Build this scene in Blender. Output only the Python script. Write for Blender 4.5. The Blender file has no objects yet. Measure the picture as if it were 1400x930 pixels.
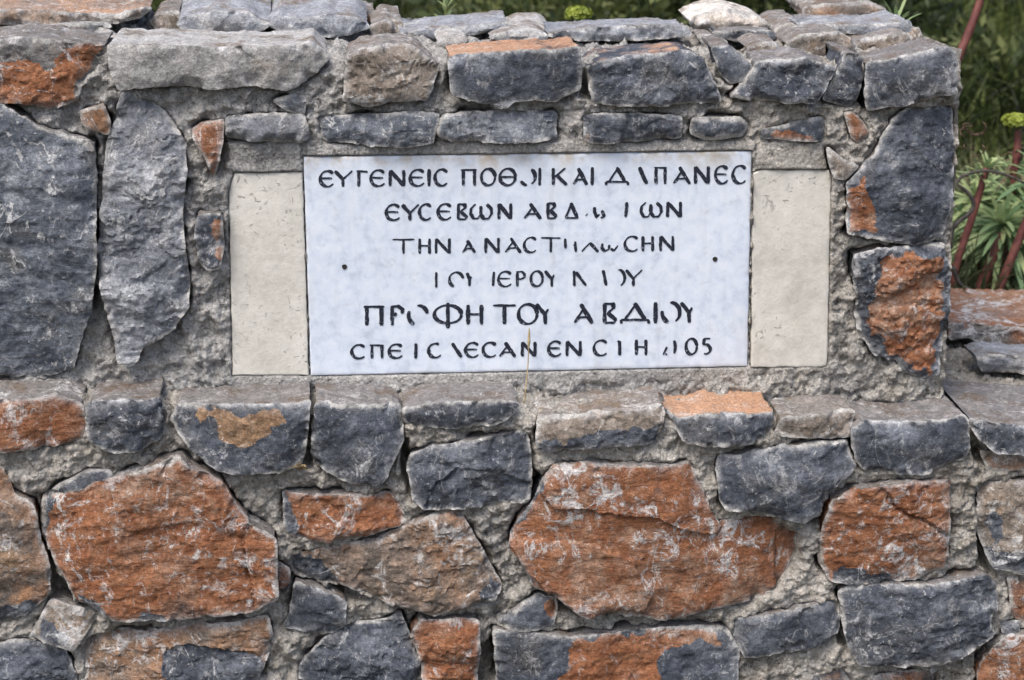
import bpy, math, random
import numpy as np
from mathutils import Vector, Matrix
from mathutils.geometry import delaunay_2d_cdt

random.seed(7)
RNG = np.random.default_rng(11)
SC = bpy.context.scene
COL = SC.collection

# ------------------------------------------------------------------ camera
PITCH, YAW, DIST = math.radians(14.0), math.radians(5.4), 2.8
FWD = np.array([math.sin(YAW)*math.cos(PITCH), math.cos(YAW)*math.cos(PITCH), -math.sin(PITCH)])
RIGHT = np.array([math.cos(YAW), -math.sin(YAW), 0.0])
UP = np.cross(RIGHT, FWD)
TGT = np.array([0.0, 0.045, 0.0])
CAM = TGT - FWD*DIST
FPX = 2800.0
cd = bpy.data.cameras.new('camera')
cam = bpy.data.objects.new('camera', cd)
COL.objects.link(cam)
M = Matrix(((RIGHT[0], UP[0], -FWD[0], CAM[0]), (RIGHT[1], UP[1], -FWD[1], CAM[1]),
            (RIGHT[2], UP[2], -FWD[2], CAM[2]), (0, 0, 0, 1)))
cam.matrix_world = M
cd.sensor_width = 36.0
cd.lens = 36.0*FPX/1400.0
cd.clip_start, cd.clip_end = 0.05, 500.0
cd.dof.use_dof = True
cd.dof.focus_distance = 2.82
cd.dof.aperture_fstop = 5.6
SC.camera = cam

# ------------------------------------------------------------------ light
SUN_EL, SUN_AZ = math.radians(58), math.radians(-38)      # azimuth measured from -Y (towards the camera) to -X
w = bpy.data.worlds.new('World'); SC.world = w; w.use_nodes = True
nt = w.node_tree
bg = nt.nodes['Background']
sky = nt.nodes.new('ShaderNodeTexSky'); sky.sky_type = 'NISHITA'; sky.sun_disc = False
sky.sun_elevation = SUN_EL
sdir = Vector((math.sin(SUN_AZ)*math.cos(SUN_EL), -math.cos(SUN_AZ)*math.cos(SUN_EL), math.sin(SUN_EL)))  # towards the sun
sky.sun_rotation = math.atan2(sdir.x, sdir.y)
sky.air_density, sky.dust_density, sky.ozone_density = 1.0, 4.0, 1.0
nt.links.new(sky.outputs[0], bg.inputs[0]); bg.inputs[1].default_value = 0.13
sd = bpy.data.lights.new('sun', 'SUN'); sun = bpy.data.objects.new('sun', sd); COL.objects.link(sun)
sd.energy = 1.7; sd.angle = math.radians(30); sd.color = (1.0, 0.95, 0.88)
sun.rotation_euler = (-sdir).to_track_quat('-Z', 'Y').to_euler()
SC.view_settings.view_transform = 'Standard'; SC.view_settings.look = 'None'
SC.view_settings.gamma = 1.0; SC.view_settings.use_curve_mapping = False
SC.view_settings.exposure = 0.64
SC.render.engine = 'CYCLES'

# ------------------------------------------------------------------ helpers
def unproj(pts, y):
    """photo pixels -> world (x, z) on the plane at the given y"""
    p = np.asarray(pts, float)
    d = FWD[None]*FPX + RIGHT[None]*(p[:, :1]-700) - UP[None]*(p[:, 1:2]-465)
    t = (y-CAM[1])/d[:, 1]
    q = CAM[None]+d*t[:, None]
    return q[:, [0, 2]]

def at(px, py, y):
    q = unproj([(px, py)], y)[0]
    return np.array([q[0], y, q[1]])

GR = np.array([(1,1,0),(-1,1,0),(1,-1,0),(-1,-1,0),(1,0,1),(-1,0,1),(1,0,-1),(-1,0,-1),
               (0,1,1),(0,-1,1),(0,1,-1),(0,-1,-1),(1,1,0),(-1,1,0),(0,-1,1),(0,-1,-1)], float)

def hsh(i, j, k, s):
    h = (i.astype(np.int64)*374761393 + j.astype(np.int64)*668265263 + k.astype(np.int64)*2147483647*3 + s*974634777) & 0xffffffff
    h = ((h ^ (h >> 13))*1274126177) & 0xffffffff
    h = ((h ^ (h >> 15))*2246822519) & 0xffffffff
    return h ^ (h >> 16)

def noise(p, s=0):
    f = np.floor(p); i = f.astype(np.int64); u = p-f
    w_ = u*u*u*(u*(u*6-15)+10)
    out = np.zeros(len(p))
    for a in (0, 1):
        wa = w_[:, 0] if a else 1-w_[:, 0]
        for b in (0, 1):
            wb = w_[:, 1] if b else 1-w_[:, 1]
            for c in (0, 1):
                wc = w_[:, 2] if c else 1-w_[:, 2]
                g = GR[hsh(i[:, 0]+a, i[:, 1]+b, i[:, 2]+c, s) & 15]
                out += wa*wb*wc*(g[:, 0]*(u[:, 0]-a)+g[:, 1]*(u[:, 1]-b)+g[:, 2]*(u[:, 2]-c))
    return out

def fbm(p, size, octv=4, s=0, gain=0.5):
    q = p/size; a = 1.0; o = np.zeros(len(p))
    for k in range(octv):
        o += a*noise(q, s+k*17); q = q*2.03+11.7; a *= gain
    return o

def ridged(p, size, octv=3, s=0):
    q = p/size; a = 1.0; o = np.zeros(len(p))
    for k in range(octv):
        o += a*(1-2*np.abs(noise(q, s+k*31))); q = q*2.1+5.3; a *= 0.5
    return o

def worley(p, size, s=0):
    """distance to nearest feature point, in cell units"""
    q = p/size; f = np.floor(q).astype(np.int64)
    d = np.full(len(p), 9.0)
    for a in (-1, 0, 1):
        for b in (-1, 0, 1):
            for c in (-1, 0, 1):
                h = hsh(f[:, 0]+a, f[:, 1]+b, f[:, 2]+c, s)
                dx = f[:, 0]+a+(h & 1023)/1023.-q[:, 0]
                dy = f[:, 1]+b+((h >> 10) & 1023)/1023.-q[:, 1]
                dz = f[:, 2]+c+((h >> 20) & 1023)/1023.-q[:, 2]
                d = np.minimum(d, dx*dx+dy*dy+dz*dz)
    return np.sqrt(d)

def smooth(a, b, x):
    t = np.clip((x-a)/(b-a), 0, 1); return t*t*(3-2*t)

def sdist(P, poly):
    """signed distance (inside positive) of points P (N,2) to polygon (K,2)"""
    n = len(P); D = np.full(n, 1e9); ins = np.zeros(n, bool)
    K = len(poly)
    for k in range(K):
        a = poly[k]; b = poly[(k+1) % K]; e = b-a
        L = max(e @ e, 1e-12)
        t = np.clip(((P-a) @ e)/L, 0, 1)
        q = P-a-t[:, None]*e
        D = np.minimum(D, (q*q).sum(1))
        if a[1] != b[1]:
            c = (a[1] > P[:, 1]) != (b[1] > P[:, 1])
            xi = a[0]+(P[:, 1]-a[1])*e[0]/e[1]
            ins ^= c & (P[:, 0] < xi)
    D = np.sqrt(D)
    return np.where(ins, D, -D)

def mesh_obj(name, V, F, mat, parent=None, attrs=None, sharp=None, smoothsh=True, origin=None):
    V = np.asarray(V, float)
    if origin is None: origin = V.mean(0)
    me = bpy.data.meshes.new(name)
    if isinstance(F, np.ndarray):
        n, k = F.shape
        me.vertices.add(len(V)); me.vertices.foreach_set('co', (V-origin).ravel())
        me.loops.add(n*k); me.loops.foreach_set('vertex_index', F.ravel().astype(np.int32))
        me.polygons.add(n); me.polygons.foreach_set('loop_start', np.arange(0, n*k, k, dtype=np.int32))
        me.update(calc_edges=True)
    else:
        me.from_pydata((V-origin).tolist(), [], F); me.update()
    if smoothsh: me.polygons.foreach_set('use_smooth', np.ones(len(me.polygons), bool))
    for k, v in (attrs or {}).items():
        a = me.attributes.new(k, 'FLOAT', 'POINT'); a.data.foreach_set('value', np.asarray(v, np.float32))
    me.validate()
    if sharp: me.set_sharp_from_angle(angle=math.radians(sharp))
    me.materials.append(mat)
    o = bpy.data.objects.new(name, me); COL.objects.link(o)
    if parent: o.parent = parent; o.location = Vector(origin)-parent.location
    else: o.location = origin
    return o

def thing(name, label, cat, loc=(0, 0, 0), group=None):
    o = bpy.data.objects.new(name, None); COL.objects.link(o); o.location = loc
    o.empty_display_size = 0.05
    o['label'] = label; o['category'] = cat
    if group: o['group'] = group
    return o

def tag(o, label, cat, group=None):
    o['label'] = label; o['category'] = cat
    if group: o['group'] = group

# ------------------------------------------------------------------ materials
class NB:
    def __init__(s, name):
        s.m = bpy.data.materials.new(name); s.m.use_nodes = True
        s.t = s.m.node_tree; s.b = s.t.nodes['Principled BSDF']
    def n(s, typ, **kw):
        x = s.t.nodes.new('ShaderNode'+typ)
        for k, v in kw.items(): setattr(x, k, v)
        return x
    def l(s, a, b): s.t.links.new(a, b)
    def put(s, sock, v):
        if isinstance(v, (int, float)): sock.default_value = v
        elif isinstance(v, (tuple, list)): sock.default_value = (*v, 1.0) if len(v) == 3 and sock.type == 'RGBA' else v
        else: s.l(v, sock)
    def math(s, op, a, b=0.0, c=None, clamp=False):
        x = s.n('Math', operation=op, use_clamp=clamp); s.put(x.inputs[0], a); s.put(x.inputs[1], b)
        if c is not None: s.put(x.inputs[2], c)
        return x.outputs[0]
    def mix(s, f, a, b, blend='MIX'):
        x = s.n('Mix', data_type='RGBA', blend_type=blend); s.put(x.inputs[0], f); s.put(x.inputs[6], a); s.put(x.inputs[7], b)
        return x.outputs[2]
    def noise(s, vec, scale, detail=4, rough=0.55, dist=0.0):
        x = s.n('TexNoise'); s.l(vec, x.inputs['Vector']); x.inputs['Scale'].default_value = scale
        x.inputs['Detail'].default_value = detail; x.inputs['Roughness'].default_value = rough; x.inputs['Distortion'].default_value = dist
        return x.outputs['Fac']
    def step(s, v, a, b):
        x = s.n('MapRange', interpolation_type='SMOOTHSTEP'); s.put(x.inputs[0], v)
        x.inputs[1].default_value = a; x.inputs[2].default_value = b
        return x.outputs[0]
    def ramp(s, v, stops):
        x = s.n('ValToRGB'); s.l(v, x.inputs[0]); r = x.color_ramp
        while len(r.elements) < len(stops): r.elements.new(0.5)
        for e, (p, c) in zip(r.elements, stops): e.position = p; e.color = (*c, 1)
        return x.outputs[0]
    def attr(s, name):
        x = s.n('Attribute', attribute_name=name); return x.outputs['Fac']
    def vec(s, rnd=True, scale=None):
        tc = s.n('TexCoord'); v = tc.outputs['Object']
        if rnd:
            oi = s.n('ObjectInfo'); vm = s.n('VectorMath', operation='MULTIPLY_ADD')
            c = s.n('CombineXYZ'); s.l(oi.outputs['Random'], c.inputs[0])
            s.l(s.math('MULTIPLY', oi.outputs['Random'], 7.31), c.inputs[1]); s.l(s.math('MULTIPLY', oi.outputs['Random'], 3.7), c.inputs[2])
            s.l(c.outputs[0], vm.inputs[0]); vm.inputs[1].default_value = (13, 13, 13); s.l(v, vm.inputs[2]); v = vm.outputs[0]
        if scale:
            mp = s.n('Mapping'); s.l(v, mp.inputs['Vector']); mp.inputs['Scale'].default_value = scale; v = mp.outputs[0]
        return v
    def bump(s, h, strength, dist, prev=None):
        x = s.n('Bump'); s.l(h, x.inputs['Height']); x.inputs['Strength'].default_value = strength; x.inputs['Distance'].default_value = dist
        if prev is not None: s.l(prev, x.inputs['Normal'])
        return x.outputs[0]
    def done(s, col, rough, normal=None):
        s.put(s.b.inputs['Base Color'], col); s.put(s.b.inputs['Roughness'], rough)
        if normal is not None: s.l(normal, s.b.inputs['Normal'])
        return s.m

def stone_mat(name, c0, c1, c2, rbias=-0.6, white=0.5, rustA=(0.335, 0.152, 0.076), rustB=(0.235, 0.090, 0.040),
              top=(0.235, 0.22, 0.212), veins=0.6, rough=0.82, tan=0.0, crk=0.6, lay=0.3, peach=0.6):
    b = NB(name); v = b.vec()
    n1 = b.noise(v, 9, 7, 0.62, 0.4); n2 = b.noise(v, 45, 8, 0.72, 0.2); n3 = b.step(b.math('ADD', b.math('MULTIPLY', b.noise(v, 190, 4, 0.75), 0.6), b.math('MULTIPLY', b.noise(v, 520, 2, 0.6), 0.4)), 0.36, 0.64)
    ns = b.noise(b.vec(scale=(1, 1, 3.2)), 22, 8, 0.68, 0.8)
    k = b.math('ADD', b.math('MULTIPLY', n1, 0.55), b.math('MULTIPLY', n2, 0.45))
    base = b.ramp(k, [(0.37, c0), (0.5, c1), (0.63, c2)])
    # warm staining of the fracture face
    stain = b.math('MULTIPLY', b.step(b.noise(v, 14, 6, 0.65), 0.5, 0.72), 0.35+tan)
    base = b.mix(stain, base, (c1[0]*1.7+0.02, c1[1]*1.35+0.012, c1[2]*0.95))
    # rust rind
    rc = b.ramp(b.math('ADD', b.math('MULTIPLY', ns, 0.6), b.math('MULTIPLY', n2, 0.4)),
                [(0.30, tuple(x*0.55 for x in rustB)), (0.44, rustB), (0.58, rustA), (0.74, (0.42, 0.25, 0.155))])
    tanp = b.step(b.math('ADD', b.noise(v, 5, 5, 0.6, 0.5), b.math('MULTIPLY', b.math('SUBTRACT', n2, 0.5), 0.5)), 0.47, 0.66)
    rc = b.mix(b.math('MULTIPLY', tanp, 0.55), rc, b.ramp(n2, [(0.36, (0.13, 0.085, 0.06)), (0.5, (0.27, 0.19, 0.14)), (0.64, (0.40, 0.32, 0.26))]))
    rc = b.mix(b.math('MULTIPLY', b.attr('weath'), peach), rc, (0.55, 0.34, 0.22))
    rm = b.math('ADD', b.attr('rust'), b.math('ADD', rbias, b.math('ADD', b.math('MULTIPLY', b.math('SUBTRACT', n1, 0.5), 1.7),
                b.math('MULTIPLY', b.math('SUBTRACT', n2, 0.5), 0.7))))
    rm = b.step(rm, 0.36, 0.64)
    col = b.mix(rm, base, rc)
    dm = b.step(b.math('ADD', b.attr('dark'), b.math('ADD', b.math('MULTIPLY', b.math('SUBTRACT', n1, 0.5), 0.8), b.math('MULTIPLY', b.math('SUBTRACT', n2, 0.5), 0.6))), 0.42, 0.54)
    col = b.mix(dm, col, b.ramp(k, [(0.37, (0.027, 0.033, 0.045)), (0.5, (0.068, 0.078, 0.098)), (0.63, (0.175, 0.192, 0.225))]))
    # weathered upper beds
    tcol = b.ramp(n2, [(0.3, tuple(x*0.6 for x in top)), (0.5, top), (0.72, tuple(min(0.7, x*1.5) for x in top))])
    tm = b.math('MULTIPLY', b.attr('weath'), b.math('SUBTRACT', 1.0, b.math('MULTIPLY', b.attr('rust'), 0.8)), clamp=True)
    tm = b.math('MULTIPLY', 0.8, b.step(b.math('ADD', tm, b.math('MULTIPLY', b.math('SUBTRACT', n1, 0.5), 1.2)), 0.30, 0.62))
    tcol = b.mix(b.step(b.noise(v, 19, 6, 0.7), 0.48, 0.66), tcol, (0.17, 0.125, 0.09))
    col = b.mix(tm, col, tcol)
    # calcite veins (thin) and crusty white patches
    vn = b.noise(v, 7, 5, 0.6, 1.2)
    vein = b.math('SUBTRACT', 1.0, b.step(b.math('ABSOLUTE', b.math('SUBTRACT', vn, 0.5)), 0.0, 0.022))
    vn2 = b.noise(b.vec(scale=(1.2, 1, 0.7)), 17, 4, 0.55, 0.7)
    vein2 = b.math('SUBTRACT', 1.0, b.step(b.math('ABSOLUTE', b.math('SUBTRACT', vn2, 0.47)), 0.0, 0.020))
    brk = b.step(b.noise(v, 28, 4, 0.7), 0.48, 0.62)
    vein = b.math('MULTIPLY', b.math('MULTIPLY', b.math('MAXIMUM', vein, vein2), brk), veins)
    pn = b.noise(v, 30, 9, 0.80, 1.1); pg = b.noise(v, 7, 4, 0.55)
    pt = b.step(b.math('ADD', pn, b.math('MULTIPLY', b.math('SUBTRACT', pg, 0.5), 0.55)), 0.672-0.11*white, 0.735-0.11*white)
    sp = b.math('MULTIPLY', b.step(b.noise(v, 150, 4, 0.7), 0.57, 0.68), b.step(b.noise(v, 16, 4, 0.6), 0.40, 0.62))
    ed = b.math('MULTIPLY', b.attr('edge'), b.step(b.noise(v, 34, 6, 0.7), 0.40, 0.58))
    wm = b.math('MAXIMUM', b.math('MAXIMUM', vein, b.math('MULTIPLY', pt, min(1.0, white))), b.math('MAXIMUM', b.math('MULTIPLY', sp, 0.7), b.math('MULTIPLY', ed, 0.9)))
    wcol = b.mix(b.step(n2, 0.38, 0.6), (0.46, 0.46, 0.46), (0.74, 0.745, 0.75))
    col = b.mix(b.math('MULTIPLY', wm, 0.85), col, wcol)
    sm = b.step(b.math('ADD', b.math('MULTIPLY', b.attr('rim'), 0.55), b.math('SUBTRACT', b.math('ADD', b.math('MULTIPLY', b.noise(v, 10, 4, 0.6), 0.8), b.math('MULTIPLY', n2, 0.4)), 0.6)), 0.44, 0.56)
    col = b.mix(b.math('MULTIPLY', sm, 0.8), col, b.ramp(n2, [(0.38, (0.24, 0.23, 0.215)), (0.5, (0.42, 0.41, 0.39)), (0.62, (0.56, 0.55, 0.53))]))
    # crystalline grain
    g = b.math('ADD', 0.60, b.math('MULTIPLY', n3, 0.80))
    gc = b.n('CombineColor'); [b.l(g, gc.inputs[i]) for i in range(3)]
    col = b.mix(0.85, col, gc.outputs[0], 'MULTIPLY')
    h = b.math('ADD', b.math('MULTIPLY', n2, 0.7), b.math('MULTIPLY', wm, 0.10))
    nrm = b.bump(h, crk, 0.008)
    nrm = b.bump(ns, lay, 0.008, nrm)
    nrm = b.bump(n3, 0.6, 0.0012, nrm)
    b.b.inputs['Specular IOR Level'].default_value = 0.35
    return b.done(col, rough, nrm)

MAT = {
 'D': stone_mat('dark_limestone', (0.027, 0.033, 0.045), (0.066, 0.077, 0.098), (0.175, 0.192, 0.225), -0.60, 0.62, veins=0.4, crk=.5, lay=.35),
 'C': stone_mat('tan_patched_limestone', (0.027, 0.033, 0.045), (0.066, 0.077, 0.098), (0.175, 0.192, 0.225), -0.60, 0.62, rustA=(0.37, 0.24, 0.14), rustB=(0.22, 0.135, 0.08), veins=0.4, crk=.5, lay=.35),
 'S': stone_mat('slate_limestone', (0.046, 0.056, 0.073), (0.118, 0.136, 0.166), (0.29, 0.31, 0.345), -0.55, 0.95, veins=1.0, crk=.6, lay=.6),
 'L': stone_mat('pale_slate_limestone', (0.095, 0.106, 0.126), (0.215, 0.23, 0.26), (0.44, 0.455, 0.48), -0.6, 1.0, veins=0.9, crk=.8, lay=.5),
 'G': stone_mat('grey_limestone', (0.16, 0.158, 0.155), (0.285, 0.28, 0.275), (0.44, 0.43, 0.42), -0.8, 0.55, veins=0.2, top=(0.46, 0.45, 0.44), crk=.7, lay=.15),
 'B': stone_mat('blue_grey_slab', (0.13, 0.142, 0.165), (0.225, 0.24, 0.27), (0.36, 0.375, 0.40), -0.62, 0.6, veins=0.4, top=(0.29, 0.305, 0.335), crk=.5, lay=.4),
 'M': stone_mat('brown_grey_limestone', (0.10, 0.085, 0.070), (0.20, 0.165, 0.135), (0.34, 0.30, 0.26), -0.36, 0.8, tan=0.3, crk=.6, lay=.3),
 'R': stone_mat('rust_rind_limestone', (0.06, 0.06, 0.066), (0.14, 0.135, 0.135), (0.26, 0.24, 0.225), 0.02, 0.98, veins=0.8, tan=0.2, crk=.45, lay=.9, peach=.15),
 'T': stone_mat('tan_rind_limestone', (0.11, 0.095, 0.085), (0.22, 0.17, 0.135), (0.36, 0.29, 0.235), 0.38, 0.85,
                rustA=(0.34, 0.19, 0.105), rustB=(0.245, 0.125, 0.065), tan=0.3, veins=.8, crk=.6, lay=.6),
 'W': stone_mat('white_limestone', (0.42, 0.36, 0.30), (0.62, 0.56, 0.50), (0.78, 0.75, 0.71), -0.9, 0.9, top=(0.72, 0.68, 0.63)),
}

def mortar_mat():
    b = NB('lime_mortar'); v = b.vec(False)
    n1 = b.noise(v, 6, 6, 0.6); n2 = b.noise(v, 55, 8, 0.75, 0.3); n3 = b.step(b.noise(v, 260, 4, 0.75), 0.36, 0.64)
    k = b.math('ADD', b.math('MULTIPLY', n1, 0.4), b.math('MULTIPLY', n2, 0.6))
    grey = b.ramp(k, [(0.38, (0.27, 0.266, 0.26)), (0.47, (0.515, 0.505, 0.49)), (0.56, (0.66, 0.65, 0.635)), (0.66, (0.68, 0.625, 0.60))])
    warm = b.ramp(k, [(0.38, (0.26, 0.23, 0.19)), (0.47, (0.52, 0.485, 0.43)), (0.56, (0.66, 0.63, 0.58)), (0.66, (0.68, 0.615, 0.55))])
    col = b.mix(b.step(b.math('ADD', b.attr('warm'), b.math('SUBTRACT', n1, 0.5)), 0.3, 0.7), grey, warm)
    rs = b.step(b.noise(v, 11, 6, 0.7), 0.62, 0.74)
    col = b.mix(b.math('MULTIPLY', rs, 0.35), col, (0.28, 0.16, 0.09))
    vo = b.n('TexVoronoi'); b.l(v, vo.inputs['Vector']); vo.inputs['Scale'].default_value = 190
    pit = b.step(b.noise(v, 85, 6, 0.72, 0.4), 0.575, 0.66)
    col = b.mix(b.math('MULTIPLY', pit, 0.72), col, (0.075, 0.07, 0.062))
    grit = b.step(b.noise(v, 140, 4, 0.65), 0.58, 0.67)
    col = b.mix(b.math('MULTIPLY', grit, 0.65), col, (0.74, 0.73, 0.70))
    g = b.math('ADD', 0.72, b.math('MULTIPLY', n3, 0.56)); gc = b.n('CombineColor'); [b.l(g, gc.inputs[i]) for i in range(3)]
    col = b.mix(0.9, col, gc.outputs[0], 'MULTIPLY')
    nrm = b.bump(n2, 1.0, 0.010); nrm = b.bump(b.math('SUBTRACT', vo.outputs['Distance'], pit), 0.9, 0.004, nrm); nrm = b.bump(n3, 0.7, 0.002, nrm)
    b.b.inputs['Specular IOR Level'].default_value = 0.2
    return b.done(col, 0.95, nrm)
MORTAR = mortar_mat()

def marble_mat():
    b = NB('white_marble'); v = b.vec(False)
    n1 = b.noise(v, 7, 6, 0.6, 0.3); n2 = b.noise(v, 60, 5, 0.6, 0.2); n3 = b.noise(v, 48, 5, 0.65, 0.6)
    col = b.ramp(b.math('ADD', b.math('MULTIPLY', n1, 0.3), b.math('MULTIPLY', n2, 0.7)),
                 [(0.34, (0.51, 0.58, 0.69)), (0.47, (0.64, 0.71, 0.82)), (0.60, (0.72, 0.78, 0.87))])
    sp = b.step(n3, 0.55, 0.70)
    col = b.mix(b.math('MULTIPLY', sp, 0.36), col, (0.40, 0.43, 0.49))
    rn = b.step(b.noise(b.vec(False, (1, 1, 0.07)), 55, 3, 0.6), 0.5, 0.75)
    col = b.mix(b.math('MULTIPLY', rn, 0.22), col, (0.42, 0.44, 0.47))
    st = b.math('MULTIPLY', b.attr('stain'), b.step(b.noise(v, 13, 6, 0.7), 0.42, 0.66))
    col = b.mix(st, col, (0.47, 0.39, 0.29))
    nrm = b.bump(n2, 0.12, 0.002)
    return b.done(col, 0.5, nrm)
MARBLE = marble_mat()

def paint_mat():
    b = NB('worn_letter_paint'); v = b.vec(False)
    wear = b.step(b.math('ADD', b.noise(v, 260, 4, 0.7), b.math('MULTIPLY', b.noise(v, 22, 3, 0.6), 0.5)), 0.84, 0.95)
    col = b.mix(b.math('MULTIPLY', wear, 0.75), (0.007, 0.011, 0.024), (0.36, 0.41, 0.50))
    return b.done(col, 0.6)
PAINT = paint_mat()

def panel_mat():
    b = NB('cream_limestone'); v = b.vec()
    n1 = b.noise(v, 9, 6, 0.65, 0.3); n2 = b.noise(v, 70, 6, 0.7); n3 = b.noise(v, 300, 3, 0.6)
    col = b.ramp(b.math('ADD', b.math('MULTIPLY', n1, 0.55), b.math('MULTIPLY', n2, 0.45)),
                 [(0.36, (0.50, 0.48, 0.43)), (0.5, (0.62, 0.60, 0.545)), (0.62, (0.70, 0.68, 0.625))])
    pits = b.math('MULTIPLY', b.step(b.noise(v, 75, 4, 0.6, 1.6), 0.60, 0.66), b.step(b.noise(v, 9, 3, 0.6), 0.42, 0.6))
    col = b.mix(b.math('MULTIPLY', pits, 0.6), col, (0.20, 0.185, 0.16))
    st = b.step(b.noise(v, 5, 5, 0.7), 0.60, 0.78)
    col = b.mix(b.math('MULTIPLY', st, 0.3), col, (0.36, 0.33, 0.28))
    nrm = b.bump(b.math('SUBTRACT', n2, pits), 0.45, 0.003); nrm = b.bump(n3, 0.25, 0.001, nrm)
    return b.done(col, 0.85, nrm)
PANEL = panel_mat()

def plain(name, ca, cb, scale=60, rough=0.7, trans=0.0, attr=None):
    b = NB(name); v = b.vec(False)
    f = b.attr(attr) if attr else b.step(b.noise(v, scale, 4, 0.65), 0.35, 0.65)
    col = b.mix(f, ca, cb)
    if trans:
        b.b.inputs['Subsurface Weight'].default_value = 0.0
    return b.done(col, rough)

# ------------------------------------------------------------------ the stones: traced outlines, each with its own real depth
LOW, UPP = 0.0, 0.078
# (outline px, plane y, type, options)
S = []
def st(typ, poly, y, depth=0.12, rust=None, rv=0.0, toprust=0.0, rise=0.0, proud=0.0, label=None, layers=(), rnd=0.0028, rough=1.0, tilt=None, cracks=(), dark=(), seed=None):
    S.append(dict(typ=typ, poly=poly, y=y-proud, depth=depth, rust=rust or [], rv=rv, toprust=toprust, rise=rise, label=label,
                  layers=layers, rnd=rnd, rough=rough, tilt=tilt, cracks=cracks, dark=dark))

# --- coping row of the upper wall
st('R', [(-150,58),(0,57),(20,54),(80,58),(112,63),(141,64),(140,80),(118,105),(108,118),(104,140),(68,150),(40,143),(0,139),(-150,140)], UPP, .17, proud=.02, rise=.004,
   rust=[[(-150,90),(20,88),(60,92),(110,66),(139,70),(100,120),(100,142),(68,152),(-150,142)]], rv=-.35, label='rust-bottomed brown stone at the left end of the coping')
st('G', [(147,62),(200,63),(300,66),(410,64),(430,60),(452,80),(418,112),(395,126),(340,118),(290,122),(240,118),(200,120),(160,124),(146,80)], UPP, .19, proud=.022, rise=.004, rough=.6,
   label='long pale grey coping slab')
st('M', [(474,77),(500,68),(524,62),(564,63),(582,78),(599,94),(583,136),(544,139),(501,146),(470,138)], UPP, .11, proud=.02, rise=.006, label='speckled brown-grey coping stone', rv=-.1)
st('D', [(614,80),(628,76),(690,72),(762,69),(794,64),(796,90),(794,124),(762,139),(702,138),(689,149),(645,136),(618,129)], UPP, .12, proud=.022, rise=.003, toprust=.9, label='dark block with an orange top bed')
st('D', [(803,94),(830,82),(870,76),(900,74),(940,71),(962,82),(984,120),(987,141),(900,144),(850,146),(812,141)], UPP, .12, proud=.02, rise=.002, toprust=.66, label='dark block with a half orange top bed')
st('D', [(974,66),(1000,64),(1029,90),(1020,108),(1000,115),(985,100)], UPP, .10, rise=.006)
st('D', [(999,133),(1026,108),(1041,85),(1076,84),(1099,79),(1122,88),(1143,95),(1130,120),(1115,141),(1060,139),(1014,137)], UPP, .10, proud=.02, rise=.004)
st('D', [(1157,73),(1180,77),(1182,100),(1172,135),(1159,146),(1127,137),(1138,116),(1149,93)], UPP, .12, proud=.008, rise=.004)
st('D', [(1188,88),(1246,77),(1296,65),(1309,74),(1307,127),(1246,141),(1188,153),(1186,116)], UPP, .12, proud=.022, rise=.0, rough=.8, label='dark coping stone at the right end')
# --- cap stones lying on the wall top
st('T', [(-150,16),(0,14),(60,16),(110,20),(160,22),(196,12),(206,14),(192,24),(160,32),(80,34),(0,32),(-150,34)], .30, .24, rise=.02, toprust=.6, label='flat tan cap slab with rusty top')
st('G', [(40,37),(90,34),(140,33),(152,38),(120,42),(60,42)], .27, .1)
st('B', [(240,34),(252,24),(275,22),(300,16),(338,18),(352,28),(372,34),(360,42),(330,46),(290,47),(254,44)], .29, .17, rise=.035, rough=.7, label='blue-grey humped cap slab')
st('B', [(366,36),(384,24),(410,27),(450,20),(490,28),(506,38),(476,48),(430,50),(385,44)], .28, .14, rise=.02, rv=.1)
st('T', [(470,22),(500,18),(515,22),(508,32),(480,34)], .40, .1, rise=.01, rv=.3)
st('M', [(505,36),(530,27),(540,36),(536,48),(510,48)], .33, .1, rise=.01)
st('B', [(545,48),(575,44),(611,40),(650,36),(697,32),(699,38),(680,43),(611,50),(575,54)], .30, .12, rise=.008, rough=.7, label='blue-grey flat cap slab with a thin dark front')
st('G', [(668,52),(690,45),(730,43),(750,49),(745,56),(690,56)], .26, .12, rise=.006)
st('B', [(750,50),(790,42),(840,38),(900,36),(940,38),(950,50),(900,54),(840,56),(790,56)], .28, .13, rise=.0, rough=.6, label='broad blue-grey cap slab')
st('W', [(944,32),(960,22),(980,17),(1005,15),(1030,21),(1050,30),(1060,38),(1034,43),(980,44),(953,44)], .36, .12, rise=.008, rnd=.012, rough=.6, label='rounded white cap stone')
st('D', [(975,45),(1010,42),(1060,43),(1064,56),(1030,60),(995,54)], .30, .12)
st('M', [(953,49),(975,48),(996,58),(990,66),(965,64)], .27, .08)
st('M', [(1076,62),(1095,48),(1150,46),(1170,56),(1173,66),(1150,80),(1125,82),(1105,72)], .21, .10, rise=.004, rough=.7, proud=0)
st('B', [(1099,40),(1107,36),(1165,35),(1200,36),(1246,29),(1248,43),(1207,54),(1172,46),(1110,44)], .30, .13, rise=.004, toprust=.5, label='stepped grey slab with a dark front near the right end')
st('T', [(1098,12),(1125,6),(1190,4),(1215,14),(1200,30),(1110,34),(1098,24)], .44, .14, rise=.008, label='topmost slab on the wall')
st('M', [(204,30),(216,18),(244,16),(252,30),(246,44),(214,42)], .33, .12, rise=.008, rough=.8)
st('B', [(352,34),(360,18),(374,16),(384,30),(376,44),(358,44)], .36, .1, rise=.008)
st('M', [(508,42),(524,26),(548,28),(556,42),(540,52),(516,52)], .36, .12, rise=.01)
st('G', [(696,46),(716,36),(746,36),(760,46),(740,54),(704,54)], .38, .14, rise=.008)
st('M', [(1056,44),(1072,34),(1100,32),(1110,46),(1090,56),(1062,56)], .38, .14, rise=.008)
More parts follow.
